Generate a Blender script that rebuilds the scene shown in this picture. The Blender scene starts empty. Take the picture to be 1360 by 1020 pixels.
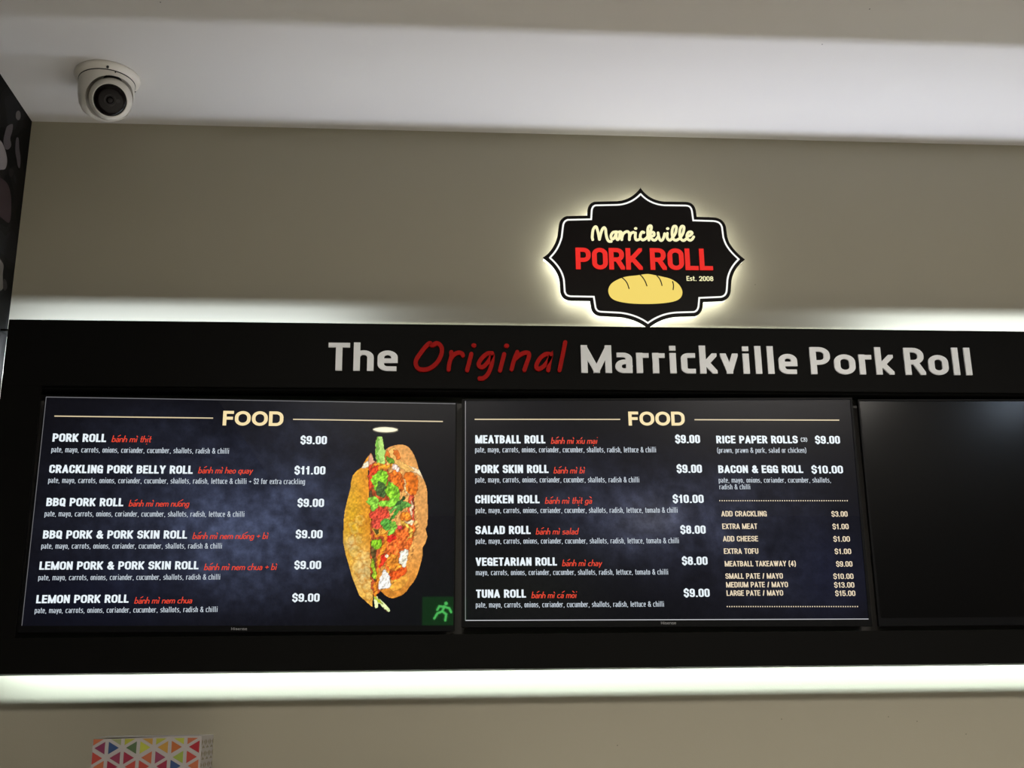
import bpy, bmesh, math, random
import numpy as np
from mathutils import Vector, Matrix

random.seed(4); rng = np.random.RandomState(7)
SC = bpy.context.scene
COL = SC.collection
PI = math.pi

# ------------------------------------------------------------------ camera, world, lights, exposure
F_PX = 1501.37; YAW, PITCH, ROLL = 0.0770, 0.2805, -0.0133
CAM = np.array([0.0, -3.2, 1.6])
_cy, _sy, _cp, _sp, _cr, _sr = math.cos(YAW), math.sin(YAW), math.cos(PITCH), math.sin(PITCH), math.cos(ROLL), math.sin(ROLL)
_f = np.array([_sy*_cp, _cy*_cp, _sp]); _r = np.array([_cy, -_sy, 0.0]); _u = np.cross(_r, _f)
_r, _u = _cr*_r + _sr*_u, -_sr*_r + _cr*_u
cd = bpy.data.cameras.new('camera'); cam = bpy.data.objects.new('camera', cd); COL.objects.link(cam)
cd.sensor_width = 36; cd.lens = 36*F_PX/1360; cd.clip_start = .05
cam.matrix_world = Matrix(((_r[0], _u[0], -_f[0], CAM[0]), (_r[1], _u[1], -_f[1], CAM[1]), (_r[2], _u[2], -_f[2], CAM[2]), (0, 0, 0, 1)))
SC.camera = cam

def at(x, y, Y=None, Z=None, X=None):
    """the point where the sight line of photo pixel (x, y) meets a wall (Y), level (Z) or side (X) plane"""
    d = _f + (x-680)/F_PX*_r + (510-y)/F_PX*_u
    if Y is not None: t = (Y-CAM[1])/d[1]
    elif Z is not None: t = (Z-CAM[2])/d[2]
    else: t = (X-CAM[0])/d[0]
    return CAM + t*d

vs = SC.view_settings
vs.view_transform = 'Standard'; vs.look = 'None'; vs.gamma = 1; vs.use_curve_mapping = False; vs.exposure = 0.0
w = bpy.data.worlds.new('world'); SC.world = w; w.use_nodes = True
w.node_tree.nodes['Background'].inputs[0].default_value = (.9, .93, 1, 1)
w.node_tree.nodes['Background'].inputs[1].default_value = 0.3

# main planes (metres): back wall at y = 0, eye 3.2 m in front of it
ZC = 3.349; XL = -1.216; XR = 5.2; YB = -7.6
Y_FAS = -0.160; Y_TV = -0.138; Y_BACK = -0.085; Y_LOGO = -0.052
Z_TOP = at(640, 431.5, Y=Y_FAS)[2]; Z_BOT = at(640, 888.5, Y=Y_FAS)[2]
X_BL = at(12, 424, Y=Y_FAS)[0]; X_BR = 2.55

def area(name, loc, size, size_y, power, color, rot, spread=PI):
    L = bpy.data.lights.new(name, 'AREA'); L.shape = 'RECTANGLE'; L.size = size; L.size_y = size_y
    L.energy = power; L.color = color; L.spread = spread
    o = bpy.data.objects.new(name, L); COL.objects.link(o); o.location = loc; o.rotation_euler = rot
    return o
WARM = (1, .935, .85); COOL = (.84, .88, 1.0)
# added ceiling fill panels for even light, between the viewer and the wall
area('fill_panel_light', (-.1, -3.08, ZC-.035), 1.15, .28, 38, WARM, (0, 0, 0))
area('fill_panel_light', (1.9, -3.08, ZC-.035), 1.15, .28, 64, WARM, (0, 0, 0))
# LED strips: in the gap behind the board (upper, lower, left), and in the trough along its top
def strip(name, x0, x1, y, z, wd, power, color, rot):
    return area(name, ((x0+x1)/2, y, z), x1-x0, wd, power*(x1-x0), color, rot)
X_A = at(470, 420, Y=0)[0]; X_B = at(1150, 420, Y=0)[0]
strip('led_light', XL+.02, X_A, -.052, Z_TOP-.120, .007, 15, (.70, .82, 1.0), (math.radians(90+52), 0, 0))
strip('led_light', X_B, X_BR, -.052, Z_TOP-.120, .007, 21, (.74, .86, 1.0), (math.radians(90+52), 0, 0))
strip('led_light', X_BL+.02, X_BR, -.052, Z_BOT+.118, .008, 11.5, (.78, .95, 1.0), (math.radians(90-55), 0, 0))
area('led_light', (X_BL+.006, -.030, (Z_TOP+Z_BOT)/2), .006, .80, 3.5, COOL, (math.radians(90), 0, 0))
strip('led_light', X_A, X_B, -.052, Z_TOP-.069, .006, 5, (.90, 1.0, .86), (math.radians(90+52), 0, 0))  # added dim segment, standing in for light spilled between the upper strips
strip('led_light', .45, X_BR, -.100, Z_TOP-.082, .005, 4.3, (.80, .85, 1.0), (PI, 0, 0))
strip('led_light', -.6, .45, -.100, Z_TOP-.082, .005, 2.6, (.82, .87, 1.0), (PI, 0, 0))

# ------------------------------------------------------------------ helpers
def lin(c):
    return tuple(((v/255)/12.92 if v/255 <= .04045 else ((v/255+.055)/1.055)**2.4) for v in c)
def mat(name, rgb, rough=.5, metal=0, emit=None, es=1.0, spec=.5, coat=0, bump=0, bscale=80, var=0, vscale=3):
    m = bpy.data.materials.new(name); m.use_nodes = True; nt = m.node_tree; b = nt.nodes['Principled BSDF']
    b.inputs['Base Color'].default_value = (*rgb, 1); b.inputs['Roughness'].default_value = rough
    b.inputs['Metallic'].default_value = metal; b.inputs['Specular IOR Level'].default_value = spec
    b.inputs['Coat Weight'].default_value = coat
    if emit: b.inputs['Emission Color'].default_value = (*emit, 1); b.inputs['Emission Strength'].default_value = es
    tc = nt.nodes.new('ShaderNodeTexCoord')
    if var:
        n = nt.nodes.new('ShaderNodeTexNoise'); n.inputs['Scale'].default_value = vscale; n.inputs['Detail'].default_value = 5
        nt.links.new(tc.outputs['Object'], n.inputs['Vector'])
        r = nt.nodes.new('ShaderNodeMapRange'); r.inputs['To Min'].default_value = 1-var; r.inputs['To Max'].default_value = 1+var
        nt.links.new(n.outputs['Fac'], r.inputs['Value'])
        h = nt.nodes.new('ShaderNodeVectorMath'); h.operation = 'SCALE'; h.inputs[0].default_value = rgb
        nt.links.new(r.outputs[0], h.inputs['Scale']); nt.links.new(h.outputs[0], b.inputs['Base Color'])
    if bump:
        n = nt.nodes.new('ShaderNodeTexNoise'); n.inputs['Scale'].default_value = bscale; n.inputs['Detail'].default_value = 4
        nt.links.new(tc.outputs['Object'], n.inputs['Vector'])
        bp = nt.nodes.new('ShaderNodeBump'); bp.inputs['Strength'].default_value = bump; bp.inputs['Distance'].default_value = .002
        nt.links.new(n.outputs['Fac'], bp.inputs['Height']); nt.links.new(bp.outputs[0], b.inputs['Normal'])
    return m
def emis(name, srgb, s=1.0, base=(.02, .02, .02), rough=.25, spec=.3):
    return mat(name, base, rough, emit=lin(srgb), es=s, spec=spec)

def obj(name, bm, m=None, parent=None, smooth=False):
    me = bpy.data.meshes.new(name)
    if isinstance(bm, bmesh.types.BMesh): bm.to_mesh(me); bm.free()
    else: me.from_pydata(bm[0], [], bm[1]); me.update()
    if m is not None:
        for mm in (m if isinstance(m, (list, tuple)) else [m]): me.materials.append(mm)
    if smooth:
        for p in me.polygons: p.use_smooth = True
    o = bpy.data.objects.new(name, me); COL.objects.link(o)
    if parent is not None: o.parent = parent
    return o
def tag(o, label=None, cat=None, group=None, kind=None):
    if label: o['label'] = label
    if cat: o['category'] = cat
    if group: o['group'] = group
    if kind: o['kind'] = kind
    return o
def thing(name, label, cat, loc=(0, 0, 0), group=None):
    o = bpy.data.objects.new(name, None); COL.objects.link(o); o.location = loc; o.empty_display_size = .05
    return tag(o, label, cat, group)
def keep(o, root):
    """parts are modelled in world coordinates; put them under a root that has its own place"""
    o.parent = root; o.matrix_parent_inverse = Matrix.Translation(root.location).inverted()
    return o
def P(name, bm, m, root, smooth=False):
    o = obj(name, bm, m, None, smooth)
    if root.parent is None and root.type == 'EMPTY': keep(o, root)
    else: o.parent = root
    return o
def box(bm, x0, y0, z0, x1, y1, z1, bev=0):
    g = bmesh.ops.create_cube(bm, size=1)
    for v in g['verts']:
        v.co = Vector(((x0+x1)/2 + v.co.x*(x1-x0), (y0+y1)/2 + v.co.y*(y1-y0), (z0+z1)/2 + v.co.z*(z1-z0)))
    if bev:
        es = list({e for v in g['verts'] for e in v.link_edges})
        bmesh.ops.bevel(bm, geom=es, offset=bev, segments=2, profile=.5, affect='EDGES')
    return bm
def B(*a, bev=0): return box(bmesh.new(), *a, bev=bev)
def prism(pts, y0, y1):
    """front outline (list of (x,z)) at y0, extruded back to y1 > y0"""
    bm = bmesh.new()
    a = [bm.verts.new((x, y0, z)) for x, z in pts]; b = [bm.verts.new((x, y1, z)) for x, z in pts]
    bm.faces.new(a); bm.faces.new(b[::-1])
    n = len(pts)
    for i in range(n): bm.faces.new((a[i], b[i], b[(i+1) % n], a[(i+1) % n]))
    bmesh.ops.recalc_face_normals(bm, faces=bm.faces[:]); return bm
def lathe(prof, center, axis=(0, 0, 1), n=48, caps=True):
    bm = bmesh.new(); q = Vector((0, 0, 1)).rotation_difference(Vector(axis).normalized()); c = Vector(center); rings = []
    for r, h in prof:
        rings.append([bm.verts.new(c + q @ Vector((r*math.cos(2*PI*k/n), r*math.sin(2*PI*k/n), h))) for k in range(n)])
    for a, b in zip(rings, rings[1:]):
        for k in range(n): bm.faces.new((a[k], a[(k+1) % n], b[(k+1) % n], b[k]))
    if caps: bm.faces.new(rings[0][::-1]); bm.faces.new(rings[-1])
    bmesh.ops.recalc_face_normals(bm, faces=bm.faces[:]); return bm

# ------------------------------------------------------------------ stroke lettering
def fillet(pts, r, closed=False, n=6):
    out = []; N = len(pts)
    for i, p in enumerate(pts):
        if not closed and i in (0, N-1): out.append(p); continue
        a, b = np.array(pts[i-1], float), np.array(pts[(i+1) % N], float); p = np.array(p, float)
        da, db = a-p, b-p; la, lb = np.hypot(*da), np.hypot(*db)
        fa = la if (not closed and i-1 == 0) else la/2
        fb = lb if (not closed and i+1 == N-1) else lb/2
        k = min(r, fa, fb)
        if k < 1e-6: out.append(tuple(p)); continue
        A, Bq = p+da/la*k, p+db/lb*k
        Cc = A + Bq - p          # quarter arc about the fourth corner (right angles), close enough for the others
        for j in range(n+1):
            t = j/n*PI/2
            out.append(tuple(Cc + (A-Cc)*math.cos(t) + (Bq-Cc)*math.sin(t)))
    res = [out[0]]
    for q in out[1:]:
        if math.hypot(q[0]-res[-1][0], q[1]-res[-1][1]) > 1e-5: res.append(q)
    if closed and math.hypot(res[0][0]-res[-1][0], res[0][1]-res[-1][1]) < 1e-5: res.pop()
    return res
def spline(pts, n=6, closed=False):
    p = [np.array(q, float) for q in pts]; out = []
    N = len(p)
    rng_ = range(N) if closed else range(N-1)
    for i in rng_:
        a = p[i-1] if (closed or i > 0) else 2*p[0]-p[1]
        b, c = p[i], p[(i+1) % N]
        d = p[(i+2) % N] if (closed or i+2 < N) else 2*p[-1]-p[-2]
        for j in range(n):
            t = j/n
            out.append(tuple(.5*((2*b)+(-a+c)*t+(2*a-5*b+4*c-d)*t*t+(-a+3*b-3*c+d)*t**3)))
    if not closed: out.append(tuple(p[-1]))
    return out
def ribbon(pts, t, closed=False, cap='square'):
    """-> list of outline loops (convex-ish quads plus round caps) of a stroke of width t"""
    p = [np.array(q, float) for q in pts]
    if not closed and cap == 'square':
        d = p[0]-p[1]; p[0] = p[0]+d/np.hypot(*d)*t/2
        d = p[-1]-p[-2]; p[-1] = p[-1]+d/np.hypot(*d)*t/2
    N = len(p); L, Rr = [], []
    for i in range(N):
        if closed: a, b = p[i]-p[i-1], p[(i+1) % N]-p[i]
        else: a = p[i]-p[i-1] if i else p[1]-p[0]; b = p[i+1]-p[i] if i < N-1 else p[-1]-p[-2]
        a = a/np.hypot(*a); b = b/np.hypot(*b); m = a+b; l = np.hypot(*m)
        if l < .3: m = a; l = 1.
        m = m/l; n = np.array([-m[1], m[0]]); k = max(.45, abs(m@a))
        L.append(p[i]+n*t/2/k); Rr.append(p[i]-n*t/2/k)
    strip_ = (L, Rr, closed)
    discs = []
    if not closed and cap == 'round':
        for c in (p[0], p[-1]): discs.append([tuple(c+t/2*np.array([math.cos(a*PI/8), math.sin(a*PI/8)])) for a in range(16)])
    return strip_, discs
def clipy(poly, lo, hi):
    for s, lim in ((1, lo), (-1, hi)):
        out = []
        for i in range(len(poly)):
            a, b = poly[i-1], poly[i]; ia, ib = s*(a[1]-lim) >= -1e-9, s*(b[1]-lim) >= -1e-9
            if ia != ib:
                k = (lim-a[1])/(b[1]-a[1]); out.append((a[0]+k*(b[0]-a[0]), lim))
            if ib: out.append(b)
        poly = out
        if len(poly) < 3: return []
    return poly

# glyphs: (kind, points) of centre lines in a w x h box; kinds: L straight stroke clipped flat, C rounded path, O closed rounded path, S smooth
XH = .735   # lowercase height, set lower for the brush script
def glyph(c, W, H, t):
    X = (H+t)*XH - t; D = .24*(H+t); A = H+.02*H
    r = min(W, H)/2; rb = 9
    def C(*p, r_=None): return ('C', p, r_)
    def L(*p): return ('L', p, None)
    def O(*p): return ('O', p, None)
    G = {
    'A': [L((0, 0), (W/2, H)), L((W/2, H), (W, 0)), L((.24*W, .24*H), (.76*W, .24*H))],
    'B': [L((0, 0), (0, H)), C((0, H), (W*.95, H), (W*.95, .53*H), (0, .53*H)), C((0, .53*H), (W, .53*H), (W, 0), (0, 0))],
    'C': [C((W, .74*H), (W, H), (0, H), (0, 0), (W, 0), (W, .26*H))],
    'D': [L((0, 0), (0, H)), C((0, H), (W, H), (W, 0), (0, 0))],
    'E': [L((0, 0), (0, H)), L((0, H), (W, H)), L((0, .52*H), (W*.9, .52*H)), L((0, 0), (W, 0))],
    'F': [L((0, 0), (0, H)), L((0, H), (W, H)), L((0, .5*H), (W*.9, .5*H))],
    'G': [C((W, .76*H), (W, H), (0, H), (0, 0), (W, 0), (W, .42*H)), L((W*.6, .42*H), (W, .42*H)), L((W, 0), (W, .42*H))],
    'H': [L((0, 0), (0, H)), L((W, 0), (W, H)), L((0, .5*H), (W, .5*H))],
    'I': [L((W/2, 0), (W/2, H))],
    'K': [L((0, 0), (0, H)), L((0, .30*H), (W, H)), L((.30*W, .55*H), (W, 0))],
    'L': [L((0, 0), (0, H)), L((0, 0), (W, 0))],
    'M': [L((0, 0), (0, H)), L((W, 0), (W, H)), L((0, H), (W/2, 0)), L((W/2, 0), (W, H))],
    'N': [L((0, 0), (0, H)), L((W, 0), (W, H)), L((0, H), (W, 0))],
    'O': [O((0, 0), (W, 0), (W, H), (0, H))],
    'P': [L((0, 0), (0, H)), C((0, H), (W, H), (W, .42*H), (0, .42*H))],
    'Q': [O((0, 0), (W, 0), (W, H), (0, H)), L((.6*W, .2*H), (W*1.05, -.06*H))],
    'R': [L((0, 0), (0, H)), C((0, H), (W*.96, H), (W*.96, .46*H), (0, .46*H)), L((.55*W, .46*H), (W, 0))],
    'S': [C((W, .82*H), (W, H), (0, H), (0, .52*H), (W, .52*H), (W, 0), (0, 0), (0, .18*H))],
    'T': [L((W/2, 0), (W/2, H)), L((0, H), (W, H))],
    'U': [C((0, H), (0, 0), (W, 0), (W, H))],
    'V': [L((0, H), (W/2, 0)), L((W/2, 0), (W, H))],
    'W': [L((0, H), (.27*W, 0)), L((.27*W, 0), (.5*W, H)), L((.5*W, H), (.73*W, 0)), L((.73*W, 0), (W, H))],
    'X': [L((0, 0), (W, H)), L((0, H), (W, 0))],
    'Y': [L((0, H), (W/2, .42*H)), L((W/2, .42*H), (W, H)), L((W/2, 0), (W/2, .42*H))],
    '0': [O((0, 0), (W, 0), (W, H), (0, H))],
    '1': [L((.65*W, 0), (.65*W, H)), L((.1*W, .76*H), (.65*W, .84*H))],
    '2': [C((0, .78*H), (0, H), (W, H), (W, .48*H), (.1*W, .1*H)), L((0, 0), (W, 0))],
    '3': [C((0, .84*H), (0, H), (W, H), (W, .54*H), (.45*W, .54*H)), C((.45*W, .54*H), (W, .54*H), (W, 0), (0, 0), (0, .16*H))],
    '4': [L((.72*W, 0), (.72*W, H)), L((0, .25*H), (W, .25*H)), L((0, .25*H), (.72*W, H))],
    '5': [L((.1*W, H), (W*.95, H)), L((.08*W, .5*H), (.1*W, H)), C((.08*W, .5*H), (.2*W, .62*H), (W, .62*H), (W, 0), (0, 0), (0, .16*H))],
    '8': [O((0, 0), (W, 0), (W, .53*H), (0, .53*H)), O((.05*W, .53*H), (.95*W, .53*H), (.95*W, H), (.05*W, H))],
    '9': [O((0, .42*H), (W, .42*H), (W, H), (0, H)), C((W, .7*H), (W, 0), (0, 0), (0, .13*H))],
    '$': [C((W, .82*H), (W, H), (0, H), (0, .52*H), (W, .52*H), (W, 0), (0, 0), (0, .18*H)), L((W/2, H), (W/2, 1.07*H)), L((W/2, 0), (W/2, -.07*H))],
    '&': [('S', ((W*1.05, 0), (.22*W, .72*H), (.25*W, .92*H), (.5*W, H), (.72*W, .88*H), (.66*W, .7*H), (.1*W, .4*H), (0, .2*H), (.3*W, 0), (.65*W, .05*H), (W, .45*H)), None)],
    '.': [L((W/2, 0), (W/2, .02))], ',': [L((W/2, 0), (W/2, .02)), L((W/2, 0), (W*.3, -.12*H))],
    '/': [L((0, 0), (W, H))], '+': [L((0, .42*H), (W, .42*H)), L((W/2, .42*H-W*.45), (W/2, .42*H+W*.45))],
    '(': [('S', ((W, 1.05*H), (.1*W, .8*H), (0, .45*H), (.1*W, .1*H), (W, -.15*H)), None)],
    ')': [('S', ((0, 1.05*H), (.9*W, .8*H), (W, .45*H), (.9*W, .1*H), (0, -.15*H)), None)],
    'a': [C((.14*W, X), (W*.96, X), (W*.96, .5*X)), L((W*.96, 0), (W*.96, .6*X)), C((W*.96, .56*X), (0, .56*X), (0, 0), (W*.96, 0), (W*.96, .2*X))],
    'b': [L((0, 0), (0, A)), O((0, 0), (W, 0), (W, X), (0, X))],
    'c': [C((.92*W, X), (0, X), (0, 0), (.92*W, 0))],
    'd': [L((W, 0), (W, A)), O((0, 0), (W, 0), (W, X), (0, X))],
    'e': [L((0, .5*X), (W, .5*X)), C((W, .5*X), (W, X), (0, X), (0, 0), (.92*W, 0))],
    'f': [C((W*.4, 0), (W*.4, A), (W, A)), L((0, X), (W, X))],
    'g': [O((0, 0), (W, 0), (W, X), (0, X)), C((W, X), (W, -D), (0, -D), (0, -.75*D))],
    'h': [L((0, 0), (0, A)), C((0, .4*X), (0, X), (W, X), (W, 0))],
    'i': [L((W/2, 0), (W/2, X)), L((W/2, A-.02), (W/2, A))],
    'k': [L((0, 0), (0, A)), L((0, .28*X), (W, X)), L((.32*W, .55*X), (W, 0))],
    'l': [L((W/2, 0), (W/2, A))],
    'm': [L((0, 0), (0, X)), C((0, .4*X), (0, X), (W/2, X), (W/2, 0)), C((W/2, .4*X), (W/2, X), (W, X), (W, 0))],
    'n': [L((0, 0), (0, X)), C((0, .4*X), (0, X), (W, X), (W, 0))],
    'o': [O((0, 0), (W, 0), (W, X), (0, X))],
    'p': [L((0, -D), (0, X)), O((0, 0), (W, 0), (W, X), (0, X))],
    'q': [L((W, -D), (W, X)), O((0, 0), (W, 0), (W, X), (0, X))],
    'r': [L((0, 0), (0, X)), C((0, .45*X), (0, X*.98), (W, X*.98))],
    's': [C((.88*W, X), (0, X), (0, .52*X), (W, .52*X), (W, 0), (.08*W, 0))],
    't': [C((W*.4, A*.92), (W*.4, 0), (W, 0)), L((0, X), (W, X))],
    'u': [C((0, X), (0, 0), (W, 0), (W, .5*X)), L((W, 0), (W, X))],
    'v': [L((0, X), (W/2, 0)), L((W/2, 0), (W, X))],
    'w': [L((0, X), (.27*W, 0)), L((.27*W, 0), (.5*W, X)), L((.5*W, X), (.73*W, 0)), L((.73*W, 0), (W, X))],
    'x': [L((0, 0), (W, X)), L((0, X), (W, 0))],
    'y': [L((0, X), (W/2, 0)), L((W, X), (.3*W, -D))],
    'z': [L((0, 0), (W, 0)), L((0, X), (W, X)), L((0, 0), (W, X))],
    }
    return G.get(c, [])
WD = {' ': .26, 'I': .24, 'M': .70, 'W': .80, 'E': .45, 'F': .43, 'L': .42, 'T': .47, 'A': .56, 'Y': .54, 'V': .54, 'O': .54, '.': .24, ',': .24, '1': .42,
      '/': .30, '(': .26, ')': .26, '+': .46, 'l': .22, 'i': .22, 't': .30, 'f': .30, 'r': .32, 'm': .68, 'w': .62, 'c': .42, 's': .42, 'k': .46, '&': .58, 's': .40}
MARK = {'á': ('a', '/'), 'ì': ('i', '`'), 'ị': ('i', '.'), 'í': ('i', '/'), 'à': ('a', '`'), 'ạ': ('a', '.'), 'ư': ('u', "'"), 'ớ': ('o', '/'), 'ờ': ('o', '`'), 'ò': ('o', '`')}
WIDE = {}
def lay(text, tv, th, space=.07, slant=0, cap='flat', target=None, widths=None, default=None):
    """lettering of cap height 1; -> per glyph lists of (strips, polygons) in text units; fits total width to target"""
    wd = dict(WD)
    if widths: wd.update(widths)
    def nat(c):
        c = MARK[c][0] if c in MARK else c
        if c in wd: return wd[c]
        return (default or (.51 if (c.isupper() or c.isdigit() or c == '$') else .44))
    tot = sum(nat(c) for c in text) + space*(len(text)-1)
    s = 1 if target is None else target/tot
    k = tv/th; out = []; x = 0
    for c in text:
        wtot = nat(c)*s; base, mk = MARK.get(c, (c, None))
        Wc = max(.001, (wtot-tv))/k; H = 1-th
        strips, polys = [], []
        g = glyph(base, Wc, H, th)
        if mk:
            X = H*XH
            top = X+.40 if base != 'i' else X+.30
            if base == 'i' and mk != '.': g = g[:1]
            if mk == '/': g = g + [('S', ((Wc*.35, top-.12), (Wc*.9+.05, top+.06)), None)]
            if mk == '`': g = g + [('S', ((Wc*.1-.05, top+.06), (Wc*.65, top-.12)), None)]
            if mk == "'": g = g + [('S', ((Wc, X), (Wc+.12, X+.2)), None)]
            if mk == '.': g = g + [('S', ((Wc/2, -.32), (Wc/2+.02, -.30)), None)]
        for kind, pts, r_ in g:
            closed = kind == 'O'
            if kind in 'CO':
                Xg = (H+th)*XH-th
                rad = H/4.2 if base in 'BPRS$38' else Xg*.26 if base in 'as' else min(Wc, Xg if base.islower() else H)/2
                pts = fillet(pts, rad, closed)
            if kind == 'S' and len(pts) > 2: pts = spline(pts, 5)
            if kind == 'L' and cap != 'round':
                (a, b), dd = pts, None
                d = np.array(b, float)-np.array(a, float); l = np.hypot(*d)
                if l < .03: # dot
                    h = th*1.05 if base != '.' else th
                    polys.append([(a[0]-th/2, a[1]-h/2), (a[0]+th/2, a[1]-h/2), (a[0]+th/2, a[1]+h/2), (a[0]-th/2, a[1]+h/2)]); continue
                d /= l; n = np.array([-d[1], d[0]])*th/2
                diag = abs(d[0]) > .02 and abs(d[1]) > .02
                e = th*(1.2 if diag else .5)
                A_, B_ = np.array(a)-d*e, np.array(b)+d*e
                q = [tuple(A_+n), tuple(A_-n), tuple(B_-n), tuple(B_+n)]
                if diag:
                    q = clipy(q, min(a[1], b[1])-th/2, max(a[1], b[1])+th/2)
                    q = [(y, x) for x, y in clipy([(y, x) for x, y in q], min(a[0], b[0])-th*.5, max(a[0], b[0])+th*.5)] if len(q) > 2 else q
                if len(q) > 2: polys.append(q)
            else:
                st, ds = ribbon(pts, th, closed, 'round' if cap == 'round' else 'square')
                strips.append(st); polys += ds
        f = lambda q: ((th/2+q[0])*k + x + slant*(q[1]+th/2), q[1]+th/2)
        out.append((c, [([f(q) for q in L_], [f(q) for q in R_], cl) for L_, R_, cl in strips], [[f(q) for q in pl] for pl in polys]))
        x += wtot + space*s
    return out
def build(glyphs, M, depth=0):
    """M maps text (x, y, d) to a 3-D point; depth 0 = flat print, else extruded toward the viewer"""
    V, Fc = [], []; depth0 = depth; dk = 0
    def poly(loop):
        nonlocal dk
        dk += 1; depth = depth0 and depth0+dk*6e-5
        n = len(loop); b = len(V)
        ar = sum(loop[i-1][0]*loop[i][1]-loop[i][0]*loop[i-1][1] for i in range(n))
        if ar < 0: loop = loop[::-1]
        V.extend(M(x, y, depth) for x, y in loop); Fc.append(tuple(range(b, b+n)))
        if depth:
            V.extend(M(x, y, 0) for x, y in loop)
            for i in range(n): j = (i+1) % n; Fc.append((b+i, b+n+i, b+n+j, b+j))
    for c, strips, polys in glyphs:
        for L_, R_, cl in strips:
            n = len(L_); b = len(V); dk += 1; depth = depth0 and depth0+dk*6e-5
            for d in ((depth, 0) if depth else (0,)):
                V.extend(M(x, y, d) for x, y in L_); V.extend(M(x, y, d) for x, y in R_)
            for i in range(n if cl else n-1):
                j = (i+1) % n
                Fc.append((b+i, b+n+i, b+n+j, b+j))
                if depth:
                    Fc.append((b+j, b+2*n+j, b+2*n+i, b+i)); Fc.append((b+n+i, b+3*n+i, b+3*n+j, b+n+j))
            if depth and not cl:
                Fc.append((b, b+2*n, b+3*n, b+n)); Fc.append((b+n-1, b+2*n-1, b+4*n-1, b+3*n-1))
        for pl in polys:
            if len(pl) > 2: poly(pl)
    return V, Fc
def line_map(x0, y0, x1, y1, hpx, Y):
    """text frame on the plane y=Y: baseline from photo pixel (x0,y0) to (x1,y1), cap height hpx; -> (M, width in cap heights)"""
    a, b = at(x0, y0, Y=Y), at(x1, y1, Y=Y)
    h = (at(x0, y0-hpx, Y=Y)[2]-a[2]); e = (b-a); L = np.linalg.norm(e); e = e/L
    up = np.array([0, 0, 1.])
    return (lambda x, y, d: tuple(a + e*x*h + up*y*h - np.array([0, d, 0]))), L/h

# ------------------------------------------------------------------ materials
M_wall = mat('beige_wall_paint', lin((160, 154, 136)), .6, bump=.12, bscale=220, var=.02, vscale=1.5)
M_ceil = mat('white_ceiling_paint', lin((212, 209, 206)), .75, bump=.08, bscale=160)
M_black = mat('satin_black_board', (.0042, .0040, .0036), .5, spec=.06)
M_backp = mat('charcoal_panel', (.085, .08, .074), .5, spec=.3)
M_bezel = mat('black_plastic_bezel', (.005, .005, .0055), .4, spec=.10)
M_white = mat('white_acrylic_letter', (.84, .86, .88), .3, spec=.4)
M_red = mat('red_acrylic_letter', (.38, .006, .004), .45, spec=.08)
M_camw = mat('white_camera_plastic', lin((222, 217, 208)), .4, spec=.3)
M_dark = mat('dark_gap', (.01, .01, .01), .6)
M_glassb = mat('black_dome_glass', (.006, .004, .004), .12, spec=.15)
M_floor = mat('grey_floor', (.60, .585, .55), .5, var=.1)

# ------------------------------------------------------------------ setting
def struct(name, bm, m): return tag(obj(name, bm, m), kind='structure')
struct('wall_back', B(XL-.1, 0, 0, XR+.1, .1, ZC+.1), M_wall)
M_mural = mat('charcoal_camouflage_mural', (.012, .0115, .011), .7, spec=.08)
nt = M_mural.node_tree; b_ = nt.nodes['Principled BSDF']; tc = nt.nodes.new('ShaderNodeTexCoord')
n_ = nt.nodes.new('ShaderNodeTexNoise'); n_.inputs['Scale'].default_value = 7; n_.inputs['Detail'].default_value = 1
nt.links.new(tc.outputs['Object'], n_.inputs['Vector'])
cr = nt.nodes.new('ShaderNodeValToRGB'); cr.color_ramp.interpolation = 'CONSTANT'
for k, (ps, c) in enumerate(((0, (.004, .0036, .0034)), (.53, (.0085, .0075, .007)), (.63, (.013, .0125, .0125)))):
    e = cr.color_ramp.elements[k] if k < 2 else cr.color_ramp.elements.new(ps)
    e.position = ps; e.color = (*c, 1)
nt.links.new(n_.outputs['Fac'], cr.inputs[0]); nt.links.new(cr.outputs[0], b_.inputs['Base Color'])
wl = struct('wall_left', B(XL-.1, YB, 0, XL, 0, ZC+.1), M_mural)
struct('wall_right', B(XR, YB, 0, XR+.1, 0, ZC+.1), M_wall)
M_rear = mat('dim_rear_wall', (.03, .03, .03), .7)
struct('wall_front', B(XL-.1, YB-.1, 0, XR+.1, YB, ZC+.1), M_rear)
struct('ceiling', B(XL-.1, YB-.1, ZC, XR+.1, .1, ZC+.1), M_ceil)
struct('floor', B(XL-.1, YB-.1, -.1, XR+.1, .1, 0), M_floor)

# painted shapes of the mural (flat print on the side wall)
blobs = [([(69, 180), (77, 176), (84, 186), (84, 205), (76, 215), (67, 208), (65, 192)], (112, 106, 104)),
 ([(30, 240), (48, 231), (53, 236), (50, 262), (42, 290), (46, 318), (34, 335), (20, 330), (14, 300), (22, 262)], (92, 86, 88)),
 ([(-30, 280), (0, 296), (18, 328), (29, 375), (24, 410), (8, 418), (-30, 405)], (148, 140, 140)),
 ([(66, 292), (76, 290), (79, 330), (84, 372), (82, 410), (74, 405), (68, 372), (63, 340)], (86, 80, 82)),
 ([(-40, 430), (0, 450), (30, 476), (44, 520), (46, 575), (40, 632), (18, 625), (-40, 560)], (66, 54, 55)),
 ([(-10, 780), (8, 797), (15, 815), (11, 850), (12, 905), (-10, 905)], (104, 98, 92)),
 ([(38, 418), (50, 414), (56, 428), (50, 446), (38, 444)], (40, 37, 35)),
 ([(14, 868), (24, 872), (30, 900), (20, 915), (12, 900)], (52, 48, 46))]
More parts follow.
